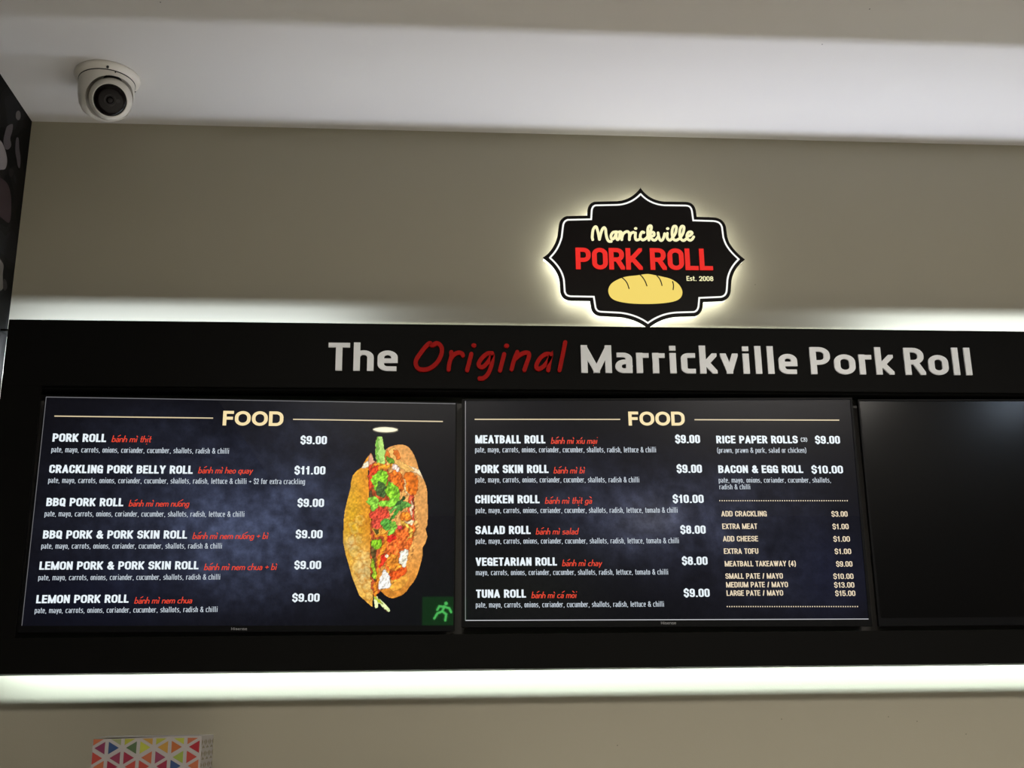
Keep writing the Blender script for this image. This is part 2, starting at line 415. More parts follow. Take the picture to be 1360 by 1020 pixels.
for pts, c in blobs:
    sp = spline(pts, 4, closed=True)
    q = [at(x/3.09, 90+y/3.09, X=XL+.0015) for x, y in sp]
    m = mat('mural_paint', tuple(v*.75 for v in lin(c)), .7, spec=.08)
    o = obj('mural_shape', ([tuple(v) for v in q], [tuple(range(len(q)))]), m, wl)

# small chips and marks in the plaster of the wall and ceiling
M_chip = mat('plaster_mark', (.06, .055, .05), .8)
wb = bpy.data.objects['wall_back']; ce = bpy.data.objects['ceiling']
for x, y in ((1003, 378), (1180, 952), (1218, 958), (1038, 955), (820, 990), (1283, 975)):
    c = at(x, y, Y=-.0004); rr = .0014
    obj('paint_mark', ([(c[0]+rr*math.cos(a), c[1], c[2]+rr*math.sin(a)) for a in np.linspace(0, 2*PI, 7)[:-1]], [tuple(range(6))]), M_chip, wb)
for x, y in ((213, 3), (1092, 59), (1155, 12)):
    c = at(x, y, Z=ZC-.0004); rr = .002
    obj('paint_mark', ([(c[0]+rr*math.cos(a), c[1]+rr*math.sin(a), c[2]) for a in np.linspace(0, 2*PI, 7)[:-1]], [tuple(range(6))]), M_chip, ce)

# ------------------------------------------------------------------ menu board surround
mb = thing('menu_board', 'long black menu board surround on the wall with raised white and red lettering', 'menu board', (X_BL, 0, Z_BOT))
z_f = at(640, 516.5, Y=Y_FAS)[2]; z_p = at(640, 842, Y=Y_FAS)[2]
fas = P('fascia_panel', B(X_BL, Y_FAS, z_f, X_BR, Y_FAS+.012, Z_TOP, bev=.001), M_black, mb)
low = P('lower_panel', B(X_BL, Y_FAS, Z_BOT, X_BR, Y_FAS+.012, z_p, bev=.001), M_black, mb)
P('back_panel', B(X_BL+.012, Y_BACK, Z_BOT+.016, X_BR-.012, Y_BACK+.014, Z_TOP-.13), M_backp, mb)
P('side_panel', B(X_BL, Y_FAS+.012, Z_BOT, X_BL+.012, -.055, Z_TOP-.012), M_black, mb)
P('side_panel', B(X_BR-.012, Y_FAS+.012, Z_BOT, X_BR, -.055, Z_TOP-.012), M_black, mb)
x_t1 = at(61, 527, Y=Y_FAS)[0]
P('inner_shelf', B(X_BL+.012, Y_FAS+.012, z_f-.004, X_BR-.012, Y_BACK, z_f+.008), M_black, mb)
P('inner_ledge', B(X_BL+.012, Y_FAS+.012, z_p-.016, X_BR-.012, Y_BACK, z_p-.004), M_backp, mb)
P('end_panel', prism([(X_BL+.0005, z_p), (at(20, 842, Y=Y_FAS)[0], z_p), (at(54, 516.5, Y=Y_FAS)[0], z_f), (X_BL+.0005, z_f)], Y_FAS+.0005, Y_FAS+.012), M_black, mb)
# light trough on top: floor, rear lip, and the lip over the wall gap; the same lip below
P('trough_floor', B(X_BL+.012, Y_FAS+.012, Z_TOP-.100, X_BR-.012, -.0600, Z_TOP-.088), M_black, mb)
P('trough_lip', B(X_BL+.012, -.0945, Z_TOP-.088, X_BR-.012, -.0915, Z_TOP-.012), M_black, mb)
P('top_lip', B(X_BL-.045, -.0945, Z_TOP-.012, X_BR, -.028, Z_TOP-.006), M_black, mb)
P('bottom_lip', B(X_BL-.045, Y_FAS+.012, Z_BOT, X_BR, -.020, Z_BOT+.006), M_black, mb)
M_led = mat('white_led_strip', (.8, .8, .8), .5, emit=(.9, .95, 1), es=2)
for z in (Z_TOP-.120, Z_BOT+.10):
    P('led_strip', B(X_BL+.02, -.0600, z-.006, X_BR-.02, -.0570, z+.006), M_led, mb)
P('spine_panel', B(X_BL+.012, -.0705, Z_BOT+.006, X_BR-.012, -.0600, Z_TOP-.100), M_black, mb)
for xx in (X_BL+.25, .6, 2.0):
    P('wall_bracket', B(xx, -.0600, 2.1, xx+.06, 0, 2.16), M_backp, mb)

# raised letters
SW = {'T': .53, 'h': .50, 'e': .50, 'M': .80, 'a': .46, 'r': .33, 'i': .235, 'c': .40, 'k': .46, 'v': .47, 'l': .235, 'P': .51, 'o': .54, 'R': .55, ' ': .2}
for word, x0, y0, x1, y1, hp in (('The', 435.5, 492.3, 528, 493.2, 36.6), ('Marrickville', 772, 495.4, 1059.5, 497.2, 36.4),
                                 ('Pork', 1077, 497.2, 1187.5, 498, 35.6), ('Roll', 1202.3, 498.2, 1292.5, 498.6, 35.6)):
    M, wd = line_map(x0, y0, x1, y1, hp, Y_FAS)
    gl = lay(word, .225, .162, space=.095, target=wd, widths=SW)
    for g in gl:
        o = obj('letter', build([g], M, .005), M_white, fas)
        o.data.materials[0] = M_white
# red handwritten word: traced centre lines, crop scale 12.364
def ink(strokes, t, S, ox, oy, Y, depth, cap='round'):
    """strokes in crop pixels -> mesh on plane Y"""
    st = []; pl = []
    for s in strokes:
        s = s if len(s) == 2 and False else spline(s, 5) if len(s) > 2 else list(s)
        if len(s) == 1:
            c = s[0]; pl.append([(c[0]+t*.62*math.cos(a), -(c[1]+t*.5*math.sin(a))) for a in np.linspace(0, 2*PI, 17)[:-1]]); continue
        a, b = ribbon([(x, -y) for x, y in s], t, False, cap); st.append(a); pl += b
    def M(x, y, d):
        p = at(ox+x/S, oy-y/S, Y=Y); return (p[0], p[1]-d, p[2])
    return build([('x', st, pl)], M, depth)
o2 = 105*12.364
ORIG = [[[(400, 165), (350, 175), (320, 145), (260, 190), (180, 290), (105, 400), (88, 480), (125, 555), (210, 577), (320, 555), (430, 470), (500, 350), (518, 240), (480, 165), (430, 145), (400, 155)]],
 [[(672, 292), (672, 360), (640, 480), (628, 575)], [(660, 400), (720, 330), (790, 300), (845, 315), (862, 345)]],
 [[(1000, 322), (965, 460), (930, 585)], [(1040, 180)]],
 [[(1340, 310), (1270, 312), (1180, 380), (1120, 480), (1150, 535), (1210, 520), (1290, 430), (1345, 330), (1345, 420), (1320, 540), (1270, 650), (1200, 715), (1135, 722)]],
 [[(240+o2-58, 325), (205+o2-58, 460), (172+o2-58, 590)], [(280+o2-58, 186)]],
 [[(455+o2-58, 290), (400+o2-58, 430), (362+o2-58, 570)], [(420+o2-58, 400), (500+o2-58, 335), (580+o2-58, 300), (640+o2-58, 310), (645+o2-58, 370), (610+o2-58, 470), (572+o2-58, 580)]],
 [[(1010+o2-58, 325), (920+o2-58, 325), (830+o2-58, 390), (772+o2-58, 490), (775+o2-58, 550), (830+o2-58, 560), (910+o2-58, 500), (980+o2-58, 400), (1010+o2-58, 330), (985+o2-58, 440), (962+o2-58, 585)]],
 [[(1240+o2-58, 130), (1195+o2-58, 360), (1148+o2-58, 585)]]]
for i, s in enumerate(ORIG):
    # crops overlap: the second one starts at photo x = 650
    s = [[(x+58 if i >= 4 else x, y) for x, y in q] for q in s]
    obj('letter', ink(s, 68, 12.364, 545, 445, Y_FAS, .007), M_red, fas)['label'] = 'red handwritten letter'

# ------------------------------------------------------------------ televisions
def lerp(a, b, t): return a+(b-a)*t
def smooth_noise(h, w, cells, seed):
    r = np.random.RandomState(seed); g = r.rand(cells+2, int(cells*w/h)+3)
    yy = np.linspace(0, cells, h); xx = np.linspace(0, g.shape[1]-2.01, w)
    y0 = yy.astype(int); x0 = xx.astype(int); fy = (yy-y0)[:, None]; fx = (xx-x0)[None, :]
    fy = fy*fy*(3-2*fy); fx = fx*fx*(3-2*fx)
    return (g[y0][:, x0]*(1-fy)*(1-fx)+g[y0+1][:, x0]*fy*(1-fx)+g[y0][:, x0+1]*(1-fy)*fx+g[y0+1][:, x0+1]*fy*fx)
def srgb2lin(a):
    a = np.clip(a/255., 0, 1); return np.where(a <= .04045, a/12.92, ((a+.055)/1.055)**2.4)
def attr_mat(name, strength, grain, spec):
    m = bpy.data.materials.new(name); m.use_nodes = True; nt = m.node_tree; b = nt.nodes['Principled BSDF']
    a = nt.nodes.new('ShaderNodeAttribute'); a.attribute_name = 'Picture'
    tc = nt.nodes.new('ShaderNodeTexCoord'); n = nt.nodes.new('ShaderNodeTexNoise'); n.inputs['Scale'].default_value = 95; n.inputs['Detail'].default_value = 6; n.inputs['Roughness'].default_value = .75
    nt.links.new(tc.outputs['Object'], n.inputs['Vector'])
    r = nt.nodes.new('ShaderNodeMapRange'); r.inputs['From Min'].default_value = .25; r.inputs['From Max'].default_value = .75
    r.inputs['To Min'].default_value = 1-grain; r.inputs['To Max'].default_value = 1+grain; nt.links.new(n.outputs['Fac'], r.inputs['Value'])
    v = nt.nodes.new('ShaderNodeVectorMath'); v.operation = 'SCALE'
    nt.links.new(a.outputs['Color'], v.inputs[0]); nt.links.new(r.outputs[0], v.inputs['Scale'])
    nt.links.new(v.outputs[0], b.inputs['Emission Color']); b.inputs['Emission Strength'].default_value = strength
    b.inputs['Base Color'].default_value = (.004, .004, .004, 1); b.inputs['Roughness'].default_value = .015; b.inputs['Specular IOR Level'].default_value = spec
    b.inputs['Coat Weight'].default_value = .12; b.inputs['Coat Roughness'].default_value = .22
    return m
M_screen = attr_mat('lit_screen', 1.0, .32, .2)
M_photo = attr_mat('lit_photo', 1.0, .06, .2)
M_off = mat('switched_off_screen', (.0015, .0014, .0014), .4, spec=.05, coat=.32)
M_off.node_tree.nodes['Principled BSDF'].inputs['Coat Roughness'].default_value = .17
M_txt = emis('screen_white', (232, 242, 248)); M_cream = emis('screen_cream', (244, 222, 170)); M_tan = emis('screen_tan', (232, 214, 184))
M_ing = emis('screen_grey_white', (196, 206, 216)); M_vn = emis('screen_red', (226, 66, 44)); M_rule = emis('screen_rule', (214, 196, 160))
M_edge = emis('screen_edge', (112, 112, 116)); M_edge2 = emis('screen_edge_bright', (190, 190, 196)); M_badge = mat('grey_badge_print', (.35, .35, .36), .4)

def grid_mesh(name, corners, nx, ny, fn, m, parent, Y, mask=None):
    """grid over a quad given by photo-pixel corners TL,TR,BR,BL; fn(px,py)->srgb array"""
    u, v = np.meshgrid(np.linspace(0, 1, nx), np.linspace(0, 1, ny))
    TL, TR, BR, BL = [np.array(c, float) for c in corners]
    px = (1-v)*((1-u)*TL[0]+u*TR[0])+v*((1-u)*BL[0]+u*BR[0]); py = (1-v)*((1-u)*TL[1]+u*TR[1])+v*((1-u)*BL[1]+u*BR[1])
    d = _f[None, None]+((px-680)/F_PX)[..., None]*_r+((510-py)/F_PX)[..., None]*_u
    p = CAM + d*((Y-CAM[1])/d[..., 1:2])
    col = srgb2lin(fn(px, py)); idx = np.arange(nx*ny).reshape(ny, nx)
    q = np.stack([idx[:-1, :-1], idx[1:, :-1], idx[1:, 1:], idx[:-1, 1:]], -1).reshape(-1, 4)
    pv = p.reshape(-1, 3); cv = col.reshape(-1, 3)
    if mask is not None:
        mk = mask(px, py); mk = (mk[:-1, :-1] & mk[1:, 1:]).reshape(-1); q = q[mk]
        used = np.unique(q); re = -np.ones(nx*ny, int); re[used] = np.arange(len(used)); q = re[q]; pv = pv[used]; cv = cv[used]
    me = bpy.data.meshes.new(name); me.from_pydata(pv.tolist(), [], q.tolist()); me.update()
    at_ = me.color_attributes.new('Picture', 'FLOAT_COLOR', 'POINT')
    at_.data.foreach_set('color', np.concatenate([cv, np.ones((len(cv), 1))], 1).astype('f').ravel())
    me.materials.append(m); o = bpy.data.objects.new(name, me); COL.objects.link(o)
    if parent is not None: o.parent = parent
    return o
def gblob(px, py, cx, cy, sx, sy): return np.exp(-((px-cx)/sx)**2-((py-cy)/sy)**2)

def tv_body(label, inner, outer, off=False):
    """inner/outer: photo corners TL,TR,BR,BL of picture and casing"""
    Ii = [at(x, y, Y=Y_TV) for x, y in inner]; Oo = [at(x, y, Y=Y_TV) for x, y in outer]
    c = sum(Oo)/4
    root = thing('television', label, 'television', (c[0], Y_TV, min(Oo[2][2], Oo[3][2])), 'wall televisions showing the menu')
    bm = bmesh.new()
    fo = [bm.verts.new((p[0], Y_TV, p[2])) for p in Oo]; fi = [bm.verts.new((p[0], Y_TV, p[2])) for p in Ii]
    ri = [bm.verts.new((p[0], Y_TV+.003, p[2])) for p in Ii]; bo = [bm.verts.new((p[0], Y_TV+.012, p[2])) for p in Oo]
    for i in range(4):
        j = (i+1) % 4
        bm.faces.new((fo[i], fo[j], fi[j], fi[i])); bm.faces.new((fi[i], fi[j], ri[j], ri[i])); bm.faces.new((fo[i], bo[i], bo[j], fo[j]))
    bmesh.ops.recalc_face_normals(bm, faces=bm.faces[:])
    P('bezel', bm, M_bezel, root)
    q = [(c[0]+(p[0]-c[0])*.985, c[2]+(p[2]-c[2])*.975) for p in Oo]
    P('rear_housing', prism(q, Y_TV+.0121, Y_TV+.036), M_bezel, root)
    P('wall_bracket', B(c[0]-.15, Y_TV+.036, c[2]-.1, c[0]+.15, Y_BACK, c[2]+.1), M_backp, root)
    return root
def bg1(px, py):
    n = smooth_noise(px.shape[0], px.shape[1], 9, 3)*.6+smooth_noise(px.shape[0], px.shape[1], 28, 4)*.4
    base = np.array([10, 10, 16.])[None, None]*np.ones(px.shape+(1,))
    k = (1.0*gblob(px, py, 290, 690, 190, 95)+.35*gblob(px, py, 400, 640, 80, 120)+.25*gblob(px, py, 200, 570, 90, 30)+.35*gblob(px, py, 330, 760, 120, 50))*(.55+.9*n)
    k = k*(.75+.5*smooth_noise(px.shape[0], px.shape[1], 40, 5))
    base += k[..., None]*np.array([40, 45, 58.])
    base += (gblob(px, py, 600, 700, 120, 160)*.6)[..., None]*np.array([8, 6, 2.])
    base += (gblob(px, py, 120, 800, 120, 50)*.6)[..., None]*np.array([0, 2, 12.])
    return base
def bg2(px, py):
    n = smooth_noise(px.shape[0], px.shape[1], 9, 13)*.6+smooth_noise(px.shape[0], px.shape[1], 28, 14)*.4
    base = np.array([11, 11, 17.])[None, None]*np.ones(px.shape+(1,))
    k = (1.0*gblob(px, py, 860, 690, 110, 60)+.5*gblob(px, py, 1010, 700, 110, 100)+.35*gblob(px, py, 750, 640, 110, 60)+.25*gblob(px, py, 1080, 780, 90, 40))*(.5+.9*n)
    k = k*(.75+.5*smooth_noise(px.shape[0], px.shape[1], 40, 15))
    base += k[..., None]*np.array([40, 43, 54.])
    base += (gblob(px, py, 865, 690, 45, 25)*.8)[..., None]*np.array([22, 20, 14.])
    base += (gblob(px, py, 700, 780, 110, 70)*.8)[..., None]*np.array([10, 11, 3.])
    base += (gblob(px, py, 1110, 760, 60, 70)*.6)[..., None]*np.array([2, 4, 16.])
    return base
I1 = [(60.7, 526.5), (605, 535.4), (602, 830.5), (28.2, 831.3)]; O1 = [(59.6, 525.3), (607, 534), (604.0, 838.3), (23.6, 840)]
I2 = [(617.0, 532), (1129.5, 530.3), (1154, 822.6), (617.0, 824.6)]; O2 = [(613.6, 529.8), (1131.6, 528), (1158.6, 831.6), (613.0, 833.2)]
I3 = [(1141.4, 532.4), (1668, 532.5), (1722, 816), (1169.8, 821)]; O3 = [(1139.4, 530.4), (1671, 530), (1727, 826.5), (1167.6, 831.8)]
tv1 = tv_body('left television with a pork roll price list and a photo of a filled roll', I1, O1)
tv2 = tv_body('middle television with a two-column price list and no photo', I2, O2)
tv3 = tv_body('black switched-off television at the right end of the board', I3, O3)
YS = Y_TV+.003
s1 = grid_mesh('screen', I1, 150, 84, bg1, M_screen, None, YS); keep(s1, tv1)
s2 = grid_mesh('screen', I2, 150, 84, bg2, M_screen, None, YS); keep(s2, tv2)
q3 = [at(x, y, Y=YS) for x, y in I3]
s3 = P('screen', ([tuple(v) for v in q3], [(0, 3, 2, 1)]), M_off, tv3); s3['label'] = 'black blank screen'

YT = YS-.0006
def slope1(y): return .0114-(y-553)*6.9e-5
def slope2(y): return .001-(y-557)*2.3e-5
def sub(o, par):
    o.parent = par; return o
def text(par, name, s, x0, yb, x1, hp, m, sl, tv=.22, th=.17, slant=0, space=.06, cap='flat', Y=None, widths=None, default=None):
    Y = YT if Y is None else Y
    M, wd = line_map(x0, yb, x1, yb+sl(yb)*(x1-x0), hp, Y)
    return sub(obj(name, build(lay(s, tv, th, space, slant, cap, wd, widths, default), M), m), par)
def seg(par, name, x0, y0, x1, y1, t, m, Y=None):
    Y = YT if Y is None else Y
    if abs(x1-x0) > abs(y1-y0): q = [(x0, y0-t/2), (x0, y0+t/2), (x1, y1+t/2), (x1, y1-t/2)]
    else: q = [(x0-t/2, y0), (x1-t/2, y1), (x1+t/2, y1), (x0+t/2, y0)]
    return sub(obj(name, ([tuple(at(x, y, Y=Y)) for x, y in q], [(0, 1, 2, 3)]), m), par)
ING = 'pate, mayo, carrots, onions, coriander, cucumber, shallots, radish'
FW = {'F': .62, 'O': .92, 'D': .84}
def dish(par, sl, name, x0, x1, yb, vn, v0, v1, ing, i0, i1, iy, pr, p0, p1, py):
    text(par, 'dish_name', name, x0, yb, x1, 10.9, M_txt, sl, .25, .185)
    global XH
    XH = .60; text(par, 'dish_subtitle', vn, v0, yb+.6, v1, 8.8, M_vn, sl, .14, .12, slant=.2, space=.03, cap='round'); XH = .735
    text(par, 'ingredient_line', ing, i0, iy, i1, 7.3, M_ing, sl, .125, .095, space=.085, default=.40)
    text(par, 'price', pr, p0, py, p1, 11.0, M_txt, sl, .24, .17)
D1 = [('PORK ROLL', 69.4, 140.7, 586.5, 'bánh mì thịt', 147.8, 200.0, ING+' & chilli', 68, 304.2, 600.6, '$9.00', 399, 434, 589.8),
 ('CRACKLING PORK BELLY ROLL', 65, 255.8, 628.1, 'bánh mì heo quay', 262.8, 335, ING+', lettuce & chilli + $2 for extra crackling', 63.8, 405, 641.3, '$11.00', 391, 432, 630),
 ('BBQ PORK ROLL', 61.2, 163.5, 672.1, 'bánh mì nem nướng', 170.6, 250.5, ING+', lettuce & chilli', 59, 324.6, 685.8, '$9.00', 395, 430.2, 673.2),
 ('BBQ PORK & PORK SKIN ROLL', 56.7, 248.2, 715.3, 'bánh mì nem nướng + bì', 255.3, 355.5, ING+' & chilli', 54.6, 294.8, 728.7, '$9.00', 392.6, 428.2, 714.9),
 ('LEMON PORK & PORK SKIN ROLL', 52, 263.5, 756.7, 'bánh mì nem chua + bì', 270.6, 367, ING+' & chilli', 50.6, 292.5, 770.6, '$9.00', 390.8, 426.3, 755.9),
 ('LEMON PORK ROLL', 47.8, 170.6, 801.2, 'bánh mì nem chua', 178, 254.6, ING+' & chilli', 45.9, 289, 814.4, '$9.00', 388, 424.3, 799.3)]
for d in D1: dish(s1, slope1, *d)
text(s1, 'menu_heading', 'FOOD', 295.5, 565.0, 376, 19.4, M_cream, slope1, .235, .20, space=.07, widths=FW)
seg(s1, 'heading_rule', 72.2, 552.6, 283, 555.3, 1.5, M_rule); seg(s1, 'heading_rule', 389.2, 556.9, 588.2, 559.8, 1.5, M_rule)
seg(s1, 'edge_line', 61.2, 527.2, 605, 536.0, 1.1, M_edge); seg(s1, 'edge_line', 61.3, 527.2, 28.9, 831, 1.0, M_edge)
D2 = [('MEATBALL ROLL', 631.2, 724.4, 588.9, 'bánh mì xíu mại', 731.5, 793, ING+', lettuce & chilli', 631, 871.6, 600.8, '$9.00', 897, 930, 588.6),
 ('PORK SKIN ROLL', 631.2, 728.6, 628.3, 'bánh mì bì', 735, 776.3, ING+' & chilli', 631.2, 849.3, 640.8, '$9.00', 899, 932.5, 628),
 ('CHICKEN ROLL', 631.2, 716.7, 668.5, 'bánh mì thịt gà', 723.6, 786, ING+', lettuce, tomato & chilli', 631.8, 900.2, 681.4, '$10.00', 893.8, 934.8, 668),
 ('SALAD ROLL', 631.5, 704.8, 709.4, 'bánh mì salad', 711.4, 767.5, ING+', lettuce, tomato & chilli', 631.8, 902, 722.2, '$8.00', 903.9, 937.5, 708.9),
 ('VEGETARIAN ROLL', 631.8, 739.8, 751.5, 'bánh mì chay', 746.4, 799, ING[6:]+', lettuce, tomato & chilli', 632, 887.7, 764, '$8.00', 906, 940, 750.3),
 ('TUNA ROLL', 632.3, 698.7, 794, 'bánh mì cá mòi', 705.6, 765.4, ING+', lettuce & chilli', 632, 882.2, 806.9, '$9.00', 908.4, 942.8, 792.9)]
for d in D2: dish(s2, slope2, *d)
text(s2, 'menu_heading', 'FOOD', 835, 565.2, 909.8, 18.6, M_cream, slope2, .235, .20, space=.07, widths=FW)
seg(s2, 'heading_rule', 630.4, 556.9, 823.7, 557, 1.5, M_rule); seg(s2, 'heading_rule', 922.4, 557.4, 1114.7, 558, 1.5, M_rule)
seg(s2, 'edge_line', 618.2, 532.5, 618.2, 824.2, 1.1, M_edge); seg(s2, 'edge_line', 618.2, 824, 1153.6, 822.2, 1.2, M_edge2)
text(s2, 'dish_name', 'RICE PAPER ROLLS', 951.6, 588.8, 1059.8, 10.2, M_txt, slope2, .25, .185)
text(s2, 'portion_note', '(3)', 1063.8, 586.4, 1072.2, 5.2, M_txt, slope2, .15, .13)
text(s2, 'price', '$9.00', 1083, 589.3, 1116, 10.4, M_txt, slope2, .24, .17)
text(s2, 'ingredient_line', '(prawn, prawn & pork, salad or chicken)', 952.6, 601.3, 1071, 6.8, M_ing, slope2, .125, .095, space=.085, default=.40)
text(s2, 'dish_name', 'BACON & EGG ROLL', 954.3, 628.2, 1067, 10.2, M_txt, slope2, .25, .185)
text(s2, 'price', '$10.00', 1078.2, 628.8, 1120, 10.4, M_txt, slope2, .24, .17)
text(s2, 'ingredient_line', 'pate, mayo, onions, coriander, cucumber, shallots,', 954.7, 641, 1104, 6.8, M_ing, slope2, .125, .095, space=.085, default=.40)
text(s2, 'ingredient_line', 'radish & chilli', 955.6, 649.9, 996.8, 6.8, M_ing, slope2, .125, .095, space=.085, default=.40)
EX = [('ADD CRACKLING', 958.2, 1018.5, 685.9, '$3.00', 1104.6, 1126), ('EXTRA MEAT', 959.4, 1005.9, 702.6, '$1.00', 1106, 1127.4), ('ADD CHEESE', 960.4, 1007, 719.1, '$1.00', 1107.2, 1129.1),
 ('EXTRA TOFU', 961.6, 1007.4, 735.6, '$1.00', 1108.9, 1130.8), ('MEATBALL TAKEAWAY (4)', 962.8, 1057.2, 752.3, '$9.00', 1110.8, 1132.4), ('SMALL PATE / MAYO', 963.7, 1040, 768.7, '$10.00', 1107.2, 1133.8),
 ('MEDIUM PATE / MAYO', 964.6, 1046.8, 780.2, '$13.00', 1108.2, 1135), ('LARGE PATE / MAYO', 965.2, 1040.4, 791.3, '$15.00', 1109.6, 1136.3)]
for s, x0, x1, yb, pr, p0, p1 in EX:
    text(s2, 'extra_name', s, x0, yb, x1, 7.2, M_tan, slope2, .20, .15); text(s2, 'price', pr, p0, yb+.3, p1, 7.2, M_tan, slope2, .20, .15)
for y, x0, x1 in ((665, 956, 1125.2), (805.6, 965.9, 1138.8)):
    V, Fc = [], []
    n = 56
    for k in range(n):
        x = x0+(x1-x0)*k/(n-1); a, b = at(x-.75, y-.75, Y=YT), at(x+.75, y+.75, Y=YT)
        i = len(V); V += [(a[0], YT, b[2]), (b[0], YT, b[2]), (b[0], YT, a[2]), (a[0], YT, a[2])]; Fc.append((i, i+1, i+2, i+3))
    sub(obj('dotted_rule', (V, Fc), M_tan), s2)
# maker's name on the lower casing edge
bz = [o for o in COL.objects if o.name.startswith('bezel')]
text(bz[0], 'maker_badge', 'Hisense', 307, 837.0, 328, 3.6, M_badge, lambda y: -.004, .17, .13, Y=Y_TV-.0006)
text(bz[1], 'maker_badge', 'Hisense', 878, 829.2, 898, 3.6, M_badge, lambda y: -.004, .17, .13, Y=Y_TV-.0006)

# the photo of the filled roll shown on the left screen
def inpoly(px, py, poly):
    ins = np.zeros(px.shape, bool); n = len(poly)
    for i in range(n):
        x1, y1 = poly[i-1]; x2, y2 = poly[i]
        if y1 == y2: continue
        ins ^= ((y1 > py) != (y2 > py)) & (px < (x2-x1)*(py-y1)/(y2-y1)+x1)
    return ins
def A(*p): return spline([(440+x/8.5, 570+y/8.5) for x, y in p], 3, True)
def Bp(*p): return spline([(440+x/7.846, 690+y/7.846) for x, y in p], 3, True)
LB = [(492.4, 601.2), (486, 609), (480, 620.6), (474, 624.5), (468.2, 631.2), (466, 640), (465.3, 647.6), (461, 664), (457.6, 678.2), (456.3, 690), (455.3, 719.3), (459, 737), (463, 750), (467.4, 766.5), (477, 790.7), (486, 799), (494.8, 806.6), (496, 779), (494.5, 760), (493, 741), (493, 690), (490.6, 659.4), (488.8, 625.3), (497, 614.7), (495, 605)]
RB = [(510.6, 598), (516.5, 593.5), (524, 591), (531.8, 590), (538, 591), (542.4, 593.5), (547, 599), (550.6, 605.3), (554, 614), (555.9, 621.8), (560, 630), (563.5, 638.2), (566.5, 646), (567.6, 652.4), (568.2, 670), (568.2, 690), (568, 697.6), (565.5, 702.7), (568, 713), (565, 722), (561.7, 727), (561.7, 736), (560.4, 743.5), (557, 756), (553.4, 766.5), (549, 774), (544.5, 779.2), (540, 786), (534.3, 790.7), (522.8, 795), (517, 794), (511.4, 790.7), (502.5, 781.8), (500, 760), (510, 720), (514, 690), (520, 640), (512, 610)]
FILL = [(497, 612), (515, 608), (530, 620), (552, 660), (556, 700), (548, 740), (530, 770), (508, 785), (497, 792), (492, 780), (492, 690), (489, 640), (490, 622)]
CUKE = A((500, 110), (555, 82), (580, 100), (598, 220), (610, 370), (560, 420), (500, 370))
ONION = Bp((440, 785), (480, 800), (610, 935), (580, 965), (500, 880), (490, 915), (460, 925), (445, 870))
